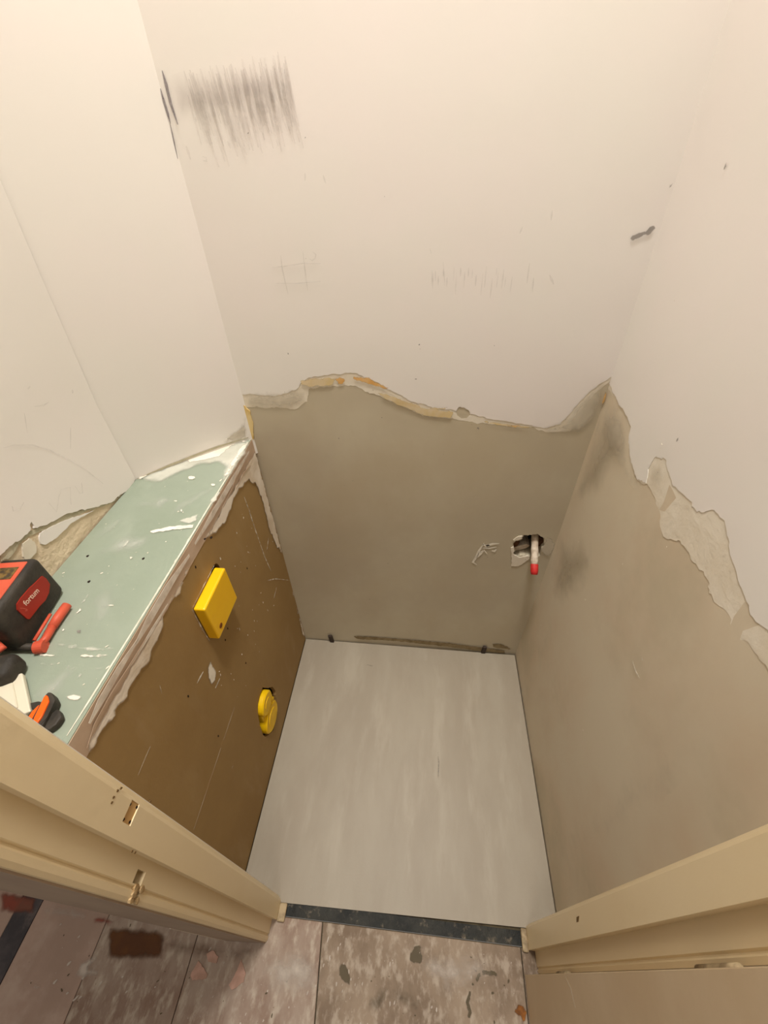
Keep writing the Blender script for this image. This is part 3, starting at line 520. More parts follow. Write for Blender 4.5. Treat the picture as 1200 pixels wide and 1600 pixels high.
tw = [
 ([(-0.6122,0.3167),(-0.5980,0.3208),(-0.5796,0.3231),(-0.5495,0.3208),(-0.5333,0.3221),(-0.5106,0.3219),(-0.4838,0.3241),(-0.4824,0.3192),(-0.5060,0.3144),(-0.5265,0.3116),(-0.5511,0.3148),(-0.5749,0.3164),(-0.6014,0.3137)], 'compound_thin', .012),
 ([(-0.6276,0.2994),(-0.6093,0.3015),(-0.5850,0.3029),(-0.5390,0.3052),(-0.5135,0.3087),(-0.4854,0.3104),(-0.4841,0.3060),(-0.5097,0.3028),(-0.5499,0.3006),(-0.5815,0.2981),(-0.6208,0.2943)], 'compound_white', .010),
 ([(-0.6110,0.3036),(-0.6067,0.3063),(-0.5998,0.3046),(-0.5963,0.2991),(-0.6035,0.2974)], 'compound_white', .006),
 ([(-0.6114,0.2895),(-0.5674,0.2861),(-0.5258,0.2855),(-0.4889,0.2871),(-0.4868,0.2838),(-0.5284,0.2812),(-0.5672,0.2821),(-0.6084,0.2855)], 'compound_thin', .012),
 ([(-0.5177,0.2386),(-0.5100,0.2424),(-0.4973,0.2427),(-0.4870,0.2448),(-0.4893,0.2385),(-0.4931,0.2346),(-0.4841,0.2287),(-0.5008,0.2328),(-0.5141,0.2353)], 'compound_white', .012),
 ([(-0.5975,0.3791),(-0.5978,0.3885),(-0.5962,0.3962),(-0.5926,0.3982),(-0.5885,0.3883),(-0.5922,0.3802),(-0.5940,0.3761)], 'compound_white', .008),
 ([(-0.5981,0.3405),(-0.5995,0.3481),(-0.5992,0.3545),(-0.5949,0.3517),(-0.5940,0.3445),(-0.5958,0.3400)], 'compound_white', .006),
 ([(-0.5961,0.3660),(-0.5965,0.3709),(-0.5930,0.3689),(-0.5935,0.3652)], 'compound_white', .005),
 ([(-0.6019,0.3993),(-0.6009,0.4117),(-0.6009,0.4261),(-0.5978,0.4253),(-0.5950,0.4075),(-0.5973,0.3979)], 'compound_thin', .008),
 ([(-0.5613,0.3983),(-0.5491,0.4034),(-0.5330,0.4046),(-0.5345,0.3993),(-0.5505,0.3957)], 'compound_white', .012),
 ([(-0.5313,0.4189),(-0.5282,0.4227),(-0.5232,0.4209),(-0.5246,0.4165)], 'compound_white', .005),
 ([(-0.5773,0.5165),(-0.5664,0.5182),(-0.5629,0.5120),(-0.5692,0.5094)], 'compound_white', .007),
 ([(-0.5986,0.4604),(-0.5998,0.4702),(-0.5967,0.4684),(-0.5953,0.4587)], 'compound_white', .006),
 ([(-0.6925,0.4818),(-0.6887,0.4846),(-0.6851,0.4824),(-0.6886,0.4796)], 'compound_white', .004),
 ([(-0.5322,0.3359),(-0.5212,0.3389),(-0.5181,0.3362),(-0.5277,0.3333)], 'compound_white', .006),
 ([(-0.5191,0.2674),(-0.5178,0.2754),(-0.5136,0.2744),(-0.5127,0.2659)], 'compound_thin', .010),
 ([(-0.5724,0.5896),(-0.5560,0.5991),(-0.5303,0.6094),(-0.4965,0.6160),(-0.4804,0.6214),(-0.4791,0.6046),(-0.5126,0.5980),(-0.5447,0.5891),(-0.5636,0.5844)], 'compound_white', .012),
 ([(-0.5243,0.6226),(-0.5122,0.6366),(-0.4875,0.6518),(-0.4793,0.6258),(-0.4965,0.6160)], 'compound_thin', .014),
 ([(-0.5751,0.7809),(-0.5639,0.7872),(-0.5499,0.7792),(-0.5553,0.7679),(-0.5669,0.7704)], 'compound_white', .007),
 ([(-0.5063,0.7583),(-0.4905,0.7615),(-0.4880,0.7469),(-0.4988,0.7483)], 'compound_white', .007),
 ([(-0.5357,0.6668),(-0.5226,0.6539),(-0.5222,0.6475),(-0.5334,0.6577)], 'compound_white', .005),
 ([(-0.5650,0.6914),(-0.5559,0.6959),(-0.5505,0.6885),(-0.5588,0.6841)], 'compound_white', .005),
 ([(-0.4818,0.6990),(-0.4717,0.7397),(-0.4627,0.7003),(-0.4702,0.6788)], 'compound_thin', .012),
 ([(-0.6031,0.5419),(-0.6022,0.5631),(-0.6032,0.5734),(-0.5957,0.5518),(-0.5977,0.5377)], 'compound_thin', .008)]
for q, mm, fd in tw:
    sheet('compound_dab', jag(q, .005, .0015, 14), ST, -.001, .0014, mm, tb, step=.004, fade=fd*.35)
for k, (wx, wy, wr, wl, wa) in enumerate(((-.60, .55, .030, .09, .6), (-.56, .40, .022, .08, 1.9), (-.52, .70, .020, .10, 1.2), (-.60, .68, .025, .07, .2), (-.55, .25, .022, .06, 1.0), (-.50, .50, .012, .13, 1.5), (-.66, .60, .014, .08, 1.2))):
    sheet('compound_wash', blob(wx, wy, wl*.6, wr, k+2, 18, wa, .3), ST, -.001, .0008 + k*.00004, 'compound_wash', tb, step=.008, fade=.035)
sheet('dark_spot', jag([(-0.5743,0.3448),(-0.5745,0.3517),(-0.5680,0.3529),(-0.5555,0.3463),(-0.5601,0.3410),(-0.5678,0.3404)], .003, .002, 14), ST, -.001, .0012, 'smudge', tb, step=.003, fade=.006)
sheet('edge_filler', jag([(BX-.001, .19), (BX-.001, .955), (BX-.006, .95), (BX-.002, .7), (BX-.006, .45), (BX-.002, .3), (BX-.005, .19)], .008, .002, 14, keep=(0,)), ST, -.001, .0012, 'compound_white', tb, step=.004, fade=.004)
TOPREG = [(-.69, .2), (-.48, .2), (-.48, .93), (-.69, .75)]
specks('compound_flecks', 45, ST, .0010, 'compound_white', tb, TOPREG, .0032, 9, smin=.15, aspect=2.4, rot=1.0)
for q in [(-0.6614,0.5129),(-0.5438,0.5147),(-0.4425,0.5776),(-0.6182,0.4508),(-0.4305,0.5822)]:
    sheet('screw_dimple', blob(q[0], q[1], .0026, .0026, 1, 8), ST, -.0005, .0008, 'dark', tb, step=.01)

# ---------------------------------------------------------------- yellow covers
yc = root('flush_cover', (BX, .547, .785), 'square yellow plastic box cover sticking out of brown side board', 'cover')
v, f = vb(BX+.0008, BX+.0275, .487, .6055, .788, .9035); v, f = bevelled(v, f, .004, 3, edges=lambda e: min(p.co.x for p in e.verts) > BX)
o = link('cover_box', v, f, 'yellow', yc)
HC = [(0.5432,0.7701)][0]
pv = []
cy_, cz_ = .5095, .8108
v, f = tube_data([(BX+.0270, cy_, cz_), (BX+.0285, cy_, cz_)], [.0068, .0062], 20); link('screw_hole', v, f, 'plug_hole', yc)
strokes('torn_board_edge', [([(.486, .780), (.484, .83), (.4855, .906)], .004), ([(.49, .906), (.55, .9065), (.607, .906)], .003), ([(.49, .7815), (.55, .780), (.607, .7815)], .003)], SS, .0010, 'compound_white', sb, fadev=.35)
dc = root('drain_cover', (BX, .56, .19), 'yellow plastic double plug in oval hole low in brown side board', 'cover')
def lug(cy, cz, r, x1, nm, par):
    v, f = tube_data([(BX-.05, cy, cz), (x1-.004, cy, cz), (x1, cy, cz)], [r, r, r-.004], 32)
    return link(nm, v, f, 'yellow_soft', par)
v, f = tube_data([(BX-.050, .554, .192), (BX+.008, .554, .192), (BX+.012, .554, .192)], [.052, .052, .048], 40); cp = link('drain_cap', v, f, 'yellow_soft', dc)
v, f = tube_data([(BX+.011, .554, .192), (BX+.0135, .554, .192)], [.032, .031], 30); link('inner_disc', v, f, 'yellow_soft', cp)
v, f = tube_data([(BX-.050, .556, .292), (BX+.012, .556, .292), (BX+.016, .556, .292)], [.040, .040, .036], 36); up = link('flush_plug', v, f, 'yellow_soft', dc)
v, f = tube_data([(BX+.015, .556, .292), (BX+.0175, .556, .292)], [.020, .019], 24); link('inner_disc', v, f, 'yellow_soft', up)
v, f = vb(BX-.045, BX+.004, .518, .592, .215, .275); v, f = bevelled(v, f, .004, 2); link('web', v, f, 'yellow_soft', dc)
for (a, b) in ((.590, .258), (.594, .232)):
    v, f = tube_data([(BX-.002, a, b), (BX+.010, a, b)], [.010, .009], 14); link('lug', v, f, 'yellow_soft', cp)
v, f = vb(BX-.10, BX-.052, .42, .70, .05, .42); link('cavity_back', v, [q[::-1] for q in f] , 'dark', sb)
v, f = vb(BX-.10, BX-.0126, .44, .66, .74, .95); f = [q for q in f if q != (1, 3, 7, 5)]; link('cavity_back', v, f, 'dark', sb)

# ---------------------------------------------------------------- capped water pipe
wp = root('water_pipe', (.372, YB-.02, .66), 'short white wrapped pipe with red end cap poking from hole in back wall', 'pipe')
pa, pb = Vector((.376, YB+.05, .700)), Vector((.3765, .9025, .5935))
dv = (pb-pa)
pts = [pa + dv*t for t in (0, .15, .3, .42, .5, .6, .7, .8)]
rr = [.010, .0105, .0115, .0105, .0118, .0108, .0116, .0108]
tube('pipe_body', [tuple(p) for p in pts], rr, 'pipe', wp, 16)
tube('end_cap', [tuple(pa+dv*t) for t in (.78, .8, .93, 1.0)], [.0105, .0122, .0120, .0100], 'red_cap', wp, 16)
tube('elbow', [(.372, YB+.06, .70), (.366, YB+.03, .705), (.358, YB+.04, .70)], [.009, .011, .009], 'pipe', wp, 12)

# ---------------------------------------------------------------- wedges at the back edge of the tile
def wedge(x, lean, label):
    o = prism('tile_wedge', [(0, -.001), (.010, -.001), (.011, .046), (.004, .05), (-.001, .045)], -.008, .008, 'wedge', xf=lambda a, b, c: (x + c + lean*b, YB-.0035 - a*.9 + b*0 , b), bevel=.001)
    return tag(o, label, 'wedge')
wedge(-.350, -.12, 'small dark plastic wedge at back edge of tile, nearer the left corner')
wedge(.300, .05, 'small dark plastic wedge at back edge of tile, below the red capped pipe')

# ---------------------------------------------------------------- door lining: left and right posts
def boolean_cut(o, boxes):
    vs, fs = [], []
    for b in boxes:
        v, f = vb(*b); n = len(vs); vs += v; fs += [tuple(i+n for i in q) for q in f]
    me = bpy.data.meshes.new('cutter'); me.from_pydata(vs, [], fs); c = bpy.data.objects.new('cutter', me); COL.objects.link(c)
    md = o.modifiers.new('cut', 'BOOLEAN'); md.operation = 'DIFFERENCE'; md.object = c; md.solver = 'EXACT'
    dg = bpy.context.evaluated_depsgraph_get(); nm = bpy.data.meshes.new_from_object(o.evaluated_get(dg))
    o.modifiers.remove(md); o.data = nm; bpy.data.objects.remove(c)
LT = 2.05
left_prof = [(-.476, .0292), (-.440, .0300), (-.372, .0330), (-.363, .0355), (-.3605, .0400), (-.3600, .0465), (-.3630, .0485), (-.3630, .0505), (-.3600, .0525), (-.3600, .0812), (-.3450, .0812), (-.3450, .1199), (-.3475, .1245), (-.3570, .1325), (-.380, .1405), (-.380, .0748), (-.476, .0748)]
jl = prism('trim_1', left_prof, 0, LT, 'frame_paint'); tag(jl, 'cream painted left door post with strike recesses', kind='structure')
STR = [(0.1211,1.0270),(0.1217,1.0039),(0.0980,1.0054),(0.0986,1.0284)]
KP = [(0.0681,0.9072),(0.0684,0.8789),(0.0537,0.8823),(0.0540,0.9081)]
sy = sorted(p[0] for p in STR); sz = sorted(p[1] for p in STR); ky = sorted(p[0] for p in KP); kz = sorted(p[1] for p in KP)
S_ = ((sy[0]+sy[1])/2, (sy[2]+sy[3])/2, (sz[0]+sz[1])/2, (sz[2]+sz[3])/2); K_ = ((ky[0]+ky[1])/2, (ky[2]+ky[3])/2, (kz[0]+kz[1])/2, (kz[2]+kz[3])/2)
CH = [(0.0485,0.9051),(0.0533,0.8796),(0.0449,0.8711),(0.0389,0.8785),(0.0379,0.8958)]
cz0, cz1 = min(p[1] for p in CH), max(p[1] for p in CH)
boolean_cut(jl, [(-.3475, -.33, *S_[:2], *S_[2:]), (-.379, -.35, *K_[:2], *K_[2:]), (-.375, -.35, .0375, .0475, cz0+.004, cz0+.020)])
box('recess_bottom', -.3474, -.3466, S_[0], S_[1], S_[2], S_[3], 'brass', jl)
for a, b in ((.15, .14), (.85, .10), (.12, .86), (.8, .9)):
    sheet('screw_hole', blob(S_[0] + (S_[1]-S_[0])*a, S_[2] + (S_[3]-S_[2])*b, .0018, .0020, int(a*100), 9), lambda u, v, h: (-.3465+h, u, v), 0, .0005, 'dark', jl, step=.01)
box('recess_bottom', -.3788, -.3775, K_[0], K_[1], K_[2], K_[3], 'dark', jl)
for k, (a, b, s) in enumerate(((.0505, .02, .006), (.0435, .022, .005), (.0385, .020, .004), (.0500, .004, .005), (.0390, .004, .005))):
    z = cz0 + b
    prism('wood_splinter', blob(a, z, s*.9, s*1.3, k+3, 7), -.3625, -.3585+.0008*(k % 2), 'wood_raw', jl, xf=lambda p, q, r: (r, p, q))
for q in [(0.1244,1.0639),(0.1204,1.0687),(0.1133,1.0705),(0.1083,1.0688),(0.1305,0.9815),(0.0784,0.9644),(0.0782,0.9735)]:
    sheet('chip_mark', blob(q[0], q[1], .0016, .0022, 3, 8), SJ, -.0005, .0005, 'chip', jl, step=.01)
link('outer_strip', *(lambda P: ([(a, b, z) for z in (.0, LT) for a, b in P], [(0, 1, 2, 3), (7, 6, 5, 4), (0, 4, 5, 1), (1, 5, 6, 2), (2, 6, 7, 3), (3, 7, 4, 0)]))([(-.4775, .0274), (-.3660, .0324), (-.3660, .0356), (-.4775, .0300)]), 'strip_paint', jl)
link('paint_bead', *(lambda P: ([(a, b, z) for z in (.0, .42) for a, b in P], [(0, 1, 2, 3), (7, 6, 5, 4), (0, 4, 5, 1), (1, 5, 6, 2), (2, 6, 7, 3), (3, 7, 4, 0)]))([(-.4795, .0268), (-.4765, .0268), (-.4765, .0290), (-.4795, .0290)]), 'compound_bead', jl)
# right post
right_prof = [(.465, .0440), (.400, .0440), (.3700, .0440), (.3680, .0500), (.3710, .0520), (.3710, .0540), (.3680, .0560), (.3680, .0852), (.3500, .0852), (.3500, .1283), (.3525, .1320), (.3600, .1372), (.386, .1405), (.386, .0748), (.465, .0748)]
jr = prism('trim_2', right_prof[::-1], 0, LT, 'frame_paint'); tag(jr, 'cream painted right door post with hinge side rebate', kind='structure')
lintel = box('trim_3', -.476, .465, .030, .1405, LT, LT+.07, 'frame_paint'); tag(lintel, kind='structure')
# short plinth blocks and crumbs at the foot of the posts
for nm, x0, x1, par in (('plinth_block', -.3452, -.3235, jl), ('plinth_block', .3340, .3502, jr)):
    v, f = vb(x0, x1, .0775 if x0 < 0 else .080, .1175 if x0 < 0 else .127, 0.0005, .010); v, f = bevelled(v, f, .003, 2); link(nm, v, f, 'frame_darkened', par)
sheet('chip_mark', [(0.1153,0.4850),(0.1158,0.5030),(0.1084,0.4922),(0.1084,0.4790)], SQ, -.0005, .0005, 'chip', jr, step=.01)
for q, s in (([(-0.3487,0.1325)][0], .003), ([(0.3704,0.1389)][0], .003), ([(-0.3168,0.0710)][0], .003), ([(0.3513,0.0849)][0], .002), ([(0.3786,0.0487)][0], .002)):
    r = random.Random(int(q[0]*1e4)); pass
# hinge chips on the right rebate
for q in (([(0.0486,1.0285)][0]), ([(0.0488,1.0655)][0])):
    pass
def hinge_pin(z, par):
    tube('hinge', [(.356, .040, z-.045), (.356, .040, z-.015), (.356, .040, z+.015), (.356, .040, z+.045)], .0050, 'frame_darkened', par, 14)

# ---------------------------------------------------------------- open door leaf on the right
dl = box('door_1', .333, .373, -.76, .0390, .006, 2.03, 'door_paint', bevel=.0012, segs=1); tag(dl, 'beige flush door leaf standing open on the right', kind='structure')
strokes('scratch', [([(0.0351,0.3988),(0.0178,0.4261),(-0.0051,0.4351)], .0016)], SD, .0006, 'compound_thin', dl, fadev=.3)
hinge_pin(.95, jr); hinge_pin(.30, jr); hinge_pin(1.7, jr)

# ---------------------------------------------------------------- hall floor: boards and sheets running away from the door
hf = tag(box('floor', -2.2, 1.6, -1.9, .0905, -.03, -.0105, 'screed'), kind='structure')
HB = [(-2.18, -1.112, 'hall_floor_pink'), (-1.110, -1.045, 'floor_blue'), (-1.043, -.832, 'hall_floor_pink'), (-.830, -.560, 'hall_floor'), (-.558, -.2155, 'hall_floor'), (-.2125, .3300, 'hall_floor_grey'), (.3325, .93, 'hall_floor_grey'), (.933, 1.58, 'hall_floor')]
for a, b, mm in HB:
    y1 = .0885 if a > -.56 else .073
    box('floor_board', a, b, -1.88, y1, -.0100, -.0010 - (.0006 if mm == 'hall_floor_pink' else 0), mm, hf, bevel=.0012, segs=1, xf=lambda x, y, z: (x + (.09*(.07-y) if -.3 < x < -.15 else 0), y, z))
for nm, q, mm, fd in (
    ('red_patch', [(-1.1887,0.0692),(-1.0671,0.0660),(-1.0445,0.0256),(-1.1499,0.0227)], 'floor_red', .012),
    ('red_patch', [(-0.8693,0.0456),(-0.7986,0.0414),(-0.8127,0.0231),(-0.8686,0.0232)], 'floor_red', .010),
    ('brown_patch', [(-0.8237,0.0286),(-0.6494,0.0303),(-0.6317,-0.0236),(-0.7853,-0.0401)], 'floor_brown', .014),
    ('brown_patch', [(-0.7249,0.0298),(-0.3874,0.0206),(-0.4151,-0.0036),(-0.6230,-0.0228)], 'floor_brown', .045),
    ('white_splash', [(-0.8554,-0.0762),(-0.8578,-0.0551),(-0.8514,-0.0468),(-0.8351,-0.0349),(-0.8066,-0.0257),(-0.8098,-0.0430),(-0.8225,-0.0544),(-0.7947,-0.0543),(-0.7891,-0.0664),(-0.8102,-0.0733),(-0.8293,-0.0800)], 'floor_white', .012),
    ('white_splash', [(-0.9535,-0.1013),(-0.9477,-0.0934),(-0.9313,-0.0968),(-0.9233,-0.0863),(-0.9200,-0.0909),(-0.9299,-0.1040),(-0.9431,-0.1124)], 'floor_white', .010),
    ('pale_smear', [(-1.0551,0.0422),(-0.9352,0.0558),(-0.8878,0.0439),(-0.8964,0.0272),(-1.0362,0.0304)], 'floor_white', .025),
    ('pale_smear', [(-0.3805,-0.0004),(-0.2670,0.0403),(-0.2082,0.0155),(-0.1944,-0.0512),(-0.3095,-0.0619),(-0.3526,-0.0326)], 'floor_white', .06),
    ('pale_smear', [(0.0480,0.0631),(0.2374,0.0684),(0.2500,0.0231),(0.1329,-0.0207),(0.0668,0.0062)], 'floor_white', .06),
    ('round_stain', [(-0.1553,0.0125),(-0.1402,0.0173),(-0.1258,0.0066),(-0.1153,-0.0174),(-0.1274,-0.0235),(-0.1472,-0.0163),(-0.1559,-0.0025)], 'floor_stain', .007),
    ('round_stain', [(0.0311,0.0536),(0.0433,0.0668),(0.0611,0.0697),(0.0681,0.0460),(0.0665,0.0308),(0.0480,0.0261),(0.0306,0.0361)], 'floor_stain', .007),
    ('round_stain', [(-0.1654,-0.0523),(-0.1571,-0.0476),(-0.1494,-0.0567),(-0.1577,-0.0614)], 'floor_stain', .005),
    ('ring_stain', [(0.2116,0.0315),(0.2306,0.0404),(0.2551,0.0410),(0.2690,0.0285),(0.2475,0.0252),(0.2233,0.0255),(0.2039,0.0081),(0.1918,-0.0131),(0.1927,-0.0364),(0.1943,-0.0484),(0.1797,-0.0498),(0.1764,-0.0341),(0.1818,-0.0101),(0.1932,0.0111)], 'floor_stain', .003),
    ('ring_stain', [(0.2904,0.0304),(0.3059,0.0339),(0.3111,0.0282),(0.2951,0.0206),(0.2695,0.0061),(0.2322,-0.0114),(0.1962,-0.0186),(0.1964,-0.0147),(0.2327,-0.0054),(0.2672,0.0119)], 'floor_stain', .003),
    ('dark_smear', [(-0.1004,-0.0093),(0.0329,0.0144),(0.1329,-0.0207),(0.1162,-0.0642),(-0.0902,-0.0835)], 'floor_stain', .10),
    ('orange_patch', [(0.2907,-0.0317),(0.2978,-0.0181),(0.3077,-0.0112),(0.3217,-0.0135),(0.3313,-0.0209),(0.3294,-0.0442),(0.3170,-0.0454),(0.3112,-0.0367),(0.3012,-0.0330),(0.2932,-0.0396)], 'floor_orange', .006),
    ('orange_patch', [(0.2322,-0.0487),(0.2487,-0.0426),(0.2700,-0.0417),(0.2780,-0.0490),(0.2318,-0.0533)], 'floor_orange', .010)):
    sheet(nm, jag([(a, min(b, .086 if a > -.5 else .0715)) for a, b in q], .006, .003, 51), SF, -.0025, .0004, mm, hf, step=.008, fade=fd)
specks('plaster_flecks', 110, SF, .0006, 'floor_white', hf, [(-.55, -.12), (.32, -.12), (.32, .075), (-.55, .075)], .0032, 61, aspect=2.5, rot=1.4, smin=.2)
specks('dirt_flecks', 60, SF, .0006, 'floor_stain', hf, [(-1.0, -.12), (.32, -.12), (.32, .06), (-1.0, .06)], .0032, 62, smin=.2)
specks('dust_flecks', 30, SF, .0006, 'floor_white', hf, [(-1.0, -.12), (-.5, -.12), (-.5, .02), (-1.0, .02)], .0040, 63, smin=.2, rot=.8)
for q, lab in (([(-0.5452,-0.0433),(-0.5351,-0.0157),(-0.5015,-0.0369),(-0.5023,-0.0456),(-0.5362,-0.0520)], 'flat pink plaster scrap on hall floor, leftmost of three'), ([(-0.5185,-0.0017),(-0.5029,0.0063),(-0.4839,-0.0035),(-0.4849,-0.0160),(-0.5074,-0.0156)], 'small pink plaster scrap on hall floor just under left door post, middle of three'), ([(-0.4206,-0.0026),(-0.3994,-0.0275),(-0.3996,-0.0417),(-0.4261,-0.0581),(-0.4375,-0.0508),(-0.4283,-0.0325)], 'long pointed pink plaster scrap on hall floor, rightmost of three')):
    o = sheet('plaster_scrap', jag(q, .006, .001, 3), SF, -.0008, .0022, 'scrap', None, step=.008, relief=.0012, back=True); tag(o, lab, 'scrap')

# ---------------------------------------------------------------- tools lying on the ledge
UX, UY = -.1626, .9867; NX, NY = .9867, .1626
def LF(ox, oy, ang=0):
    ca, sa = math.cos(ang), math.sin(ang)
    ux, uy = UX*ca - UY*sa, UX*sa + UY*ca; nx, ny = uy, -ux
    return lambda u, d, z: (ox + ux*u + nx*d, oy + uy*u + ny*d, z)
def work_lamp(fr, z0, z1, width, depth, label):
    bx, by, bz = fr(width/2, -depth/2, z0)
    r = root('work_lamp', (bx, by, z0), label, 'lamp')
    v, f = vb(0, width, -depth, 0, z0+.006, z1); v, f = bevelled(v, f, .010, 4)
    link('rubber_housing', [fr(*p) for p in v], f, 'black', r, smooth=True)
    v, f = vb(-.001+.012, width-.012, -depth+.010, -.010, z1-.004, z1+.0022); v, f = bevelled(v, f, .0015, 1)
    tp = link('top_panel', [fr(*p) for p in v], f, 'red', r)
    v, f = vb(width*.60, width*.80, -depth+.016, -.016, z1+.0015, z1+.0030); link('charge_display', [fr(*p) for p in v], f, 'display', tp)
    v, f = vb(width*.16, width*.48, -depth+.030, -depth+.036, z1+.0015, z1+.0034); link('slot', [fr(*p) for p in v], f, 'red_dark', tp)
    return r, fr
fr = LF(-.63, .3138)
lampA, _ = work_lamp(LF(-.6275, .3035), BT-.004, 1.122, .127, .066, 'boxy black and red battery work lamp on green ledge, red name plate facing room')
FP = [(0.0967,1.0927),(0.0989,1.0830),(0.0972,1.0692),(0.0852,1.0609),(0.0707,1.0583),(0.0560,1.0620),(0.0380,1.0638),(0.0278,1.0650),(0.0252,1.0698),(0.0247,1.0833),(0.0248,1.0954),(0.0310,1.1022),(0.0432,1.1027),(0.0546,1.1012),(0.0662,1.0998),(0.0767,1.0968)]
v = [fr(a, .0026, b) for a, b in FP] + [fr(a, -.002, b) for a, b in FP]; n = len(FP)
pl = link('name_plate', v, [tuple(range(n)), tuple(range(n, 2*n))[::-1]] + [(i, n+i, n+(i+1) % n, (i+1) % n) for i in range(n)], 'red_dark', lampA)
bmn = bmesh.new(); bmn.from_mesh(pl.data); bmesh.ops.recalc_face_normals(bmn, faces=bmn.faces); bmn.to_mesh(pl.data); bmn.free()
TA, TB = [(0.0386,1.0864),(0.0732,1.0802)]
cu = bpy.data.curves.new('lettering', 'FONT'); cu.body = 'fortum'; cu.extrude = .02; cu.align_x = 'LEFT'; cu.offset = .012
tmp = bpy.data.objects.new('lettering_source', cu); COL.objects.link(tmp)
me = bpy.data.meshes.new_from_object(tmp.evaluated_get(bpy.context.evaluated_depsgraph_get())); bpy.data.objects.remove(tmp)
xs = [q.co.x for q in me.vertices]; x0, x1 = min(xs), max(xs); s = (TB[0]-TA[0])/(x1-x0)
lv = []
for q in me.vertices:
    u = (q.co.x-x0)/(x1-x0); zz = TA[1] + (TB[1]-TA[1])*u + q.co.y*s*1.15
    lv.append(fr(TA[0] + (TB[0]-TA[0])*u, .0030 + q.co.z*s*.6, zz))
link('lettering', lv, [tuple(p.vertices) for p in me.polygons], 'letter', pl)
EM = [(0.0295,1.0948),(0.0335,1.0883),(0.0369,1.0800),(0.0342,1.0784),(0.0320,1.0816),(0.0346,1.0814),(0.0317,1.0882),(0.0288,1.0924)]
v = [fr(a, .0032, b) for a, b in EM] + [fr(a, .0022, b) for a, b in EM]; n = len(EM)
link('emblem', v, [tuple(range(n)), tuple(range(n, 2*n))[::-1]] + [(i, n+i, n+(i+1) % n, (i+1) % n) for i in range(n)], 'letter_faint', pl)
# its red folding stand
st = [(-0.6171,0.3148),(-0.6162,0.3292),(-0.6206,0.3512),(-0.6233,0.3718),(-0.6245,0.3961)]
zz = BT+.010
P3 = [(a*.985, b*.985, zz) for a, b in st]
tube('stand_bar', [P3[0], P3[1], P3[2]], [.0068, .0062, .0068], 'red', lampA, 14)
tube('stand_bar', [P3[2], P3[3], P3[4]], [.0075, .0082, .0078], 'red', lampA, 14)
v, f = tube_data([(P3[0][0]-.006, P3[0][1]-.002, zz-.002), (P3[0][0]+.008, P3[0][1]+.002, zz-.002)], .0105, 18); link('stand_knuckle', v, f, 'red', lampA)
a = Vector(P3[0]); b = Vector(P3[3]); tube('stand_rail', [tuple(a+Vector((-.010, .006, .006))), tuple(b+Vector((-.012, 0, .006)))], .0028, 'red', lampA, 10)
tube('stand_hinge', [tuple(a+Vector((-.002, -.002, 0))), (a.x-.05, a.y-.005, zz)], .006, 'black', lampA, 12)
# second tool, mostly out of the picture
fr2 = LF(-.612, .2500, .10)
t2 = root('tool_battery', (-.66, .262, BT), 'rounded black and red power tool cut off at left edge, in front of work lamp', 'tool')
v, f = vb(-.010, .034, -.085, .014, BT+.0006, 1.068); v, f = bevelled(v, f, .012, 4); link('rubber_housing', [fr2(*p) for p in v], f, 'black', t2, smooth=True)
v, f = vb(.000, .036, -.090, -.034, 1.052, 1.080); v, f = bevelled(v, f, .006, 3); link('red_shell', [fr2(*p) for p in v], f, 'red_dark', t2, smooth=True)
tube('handle', [(-.690, .288, 1.064), (-.655, .297, 1.064), (-.640, .290, 1.062), (-.647, .280, 1.060), (-.690, .274, 1.060)], .0055, 'red', t2, 10)

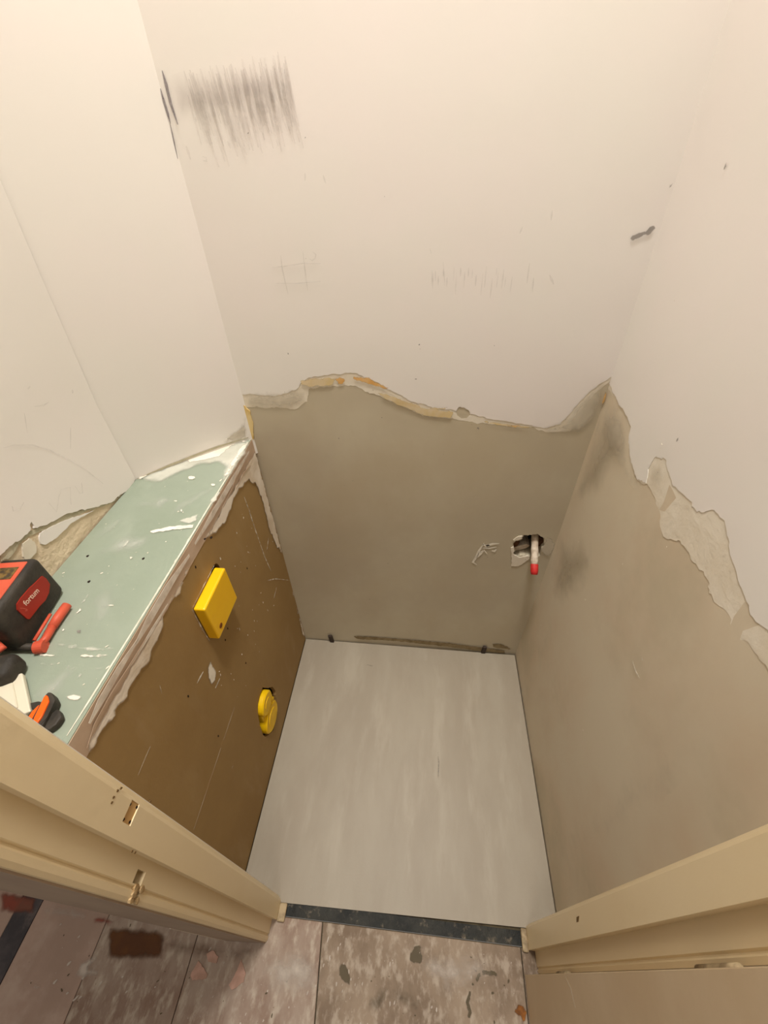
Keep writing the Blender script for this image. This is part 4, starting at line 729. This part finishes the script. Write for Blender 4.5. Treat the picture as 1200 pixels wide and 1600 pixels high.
# white blanking plate
c0 = Vector((-.597, .2625, 1.040)); c1 = Vector((-.5475, .2125, 1.036)); e = (c1-c0).normalized(); g = Vector((e.y, -e.x, 0)); g = (g*.94 - e*.34).normalized() if False else Vector((-.84, -.54, .0)).normalized()
def PF(a, b, z): p = c0 + e*a + g*b; return (p.x, p.y, p.z+z)
wpl = root('cover_plate', tuple(c0 + e*.04 + g*.04 - Vector((0, 0, .0064))), 'square white plastic plate with raised border lying on green ledge', 'plate')
v, f = vb(0, .074, 0, .080, -.006, .004); v, f = bevelled(v, f, .002, 2); link('plate', [PF(*p) for p in v], f, 'white_plastic', wpl)
v, f = vb(.013, .061, .013, .067, .003, .0072); v, f = bevelled(v, f, .0015, 1); link('raised_panel', [PF(*p) for p in v], f, 'white_plastic', wpl)

# snips with black and orange handles
sn = root('snips', (-.53, .205, BT), 'pair of hand snips with orange and black handles on front end of ledge', 'tool')
def capsule_loop(name, pts, w, z0, z1, m, par, bev=.003):
    pts = [Vector(p) for p in pts]; L, R = [], []
    n = len(pts)
    for i, p in enumerate(pts):
        d = (pts[min(i+1, n-1)]-pts[max(i-1, 0)]).normalized(); q = Vector((-d.y, d.x))*w*(.55 if i in (0, n-1) else 1)
        L.append(tuple(p+q)); R.append(tuple(p-q))
    poly = L + [tuple(pts[-1] + (pts[-1]-pts[-2]).normalized()*w*.6)] + R[::-1] + [tuple(pts[0] - (pts[1]-pts[0]).normalized()*w*.6)]
    return prism(name, poly, z0, z1, m, par, bevel=bev)
T1 = [(-0.5307,0.2323),(-0.5237,0.2225),(-0.5215,0.2127),(-0.5194,0.2001),(-0.5188,0.1878),(-0.5196,0.1749)]
capsule_loop('handle', T1, .0100, BT+.001, BT+.019, 'black', sn)
T2 = [(-0.5300,0.2282),(-0.5249,0.2204),(-0.5229,0.2116),(-0.5204,0.2000),(-0.5188,0.1878)]
capsule_loop('orange_grip', T2, .0050, BT+.014, BT+.0215, 'orange_plastic', sn, .001)
T3 = [(-0.5365,0.2174),(-0.5364,0.2055),(-0.5362,0.1939),(-0.5354,0.1818)]
capsule_loop('handle', T3, .0100, BT+.001, BT+.012, 'black', sn)
T4 = [(-0.5360,0.2175),(-0.5361,0.2095),(-0.5363,0.2026),(-0.5359,0.1920)]
capsule_loop('orange_grip', T4, .0052, BT+.008, BT+.0140, 'orange_plastic', sn, .001)
v, f = prism_v = None, None
capsule_loop('jaw', [(-0.5571,0.2197),(-0.5473,0.2201),(-0.5372,0.2214)], .0060, BT+.001, BT+.008, 'black', sn, .001)
capsule_loop('pivot_cover', [(-0.5073,0.2119),(-0.5031,0.2044),(-0.5040,0.1966),(-0.5049,0.1890)], .0095, BT+.001, BT+.013, 'black', sn)
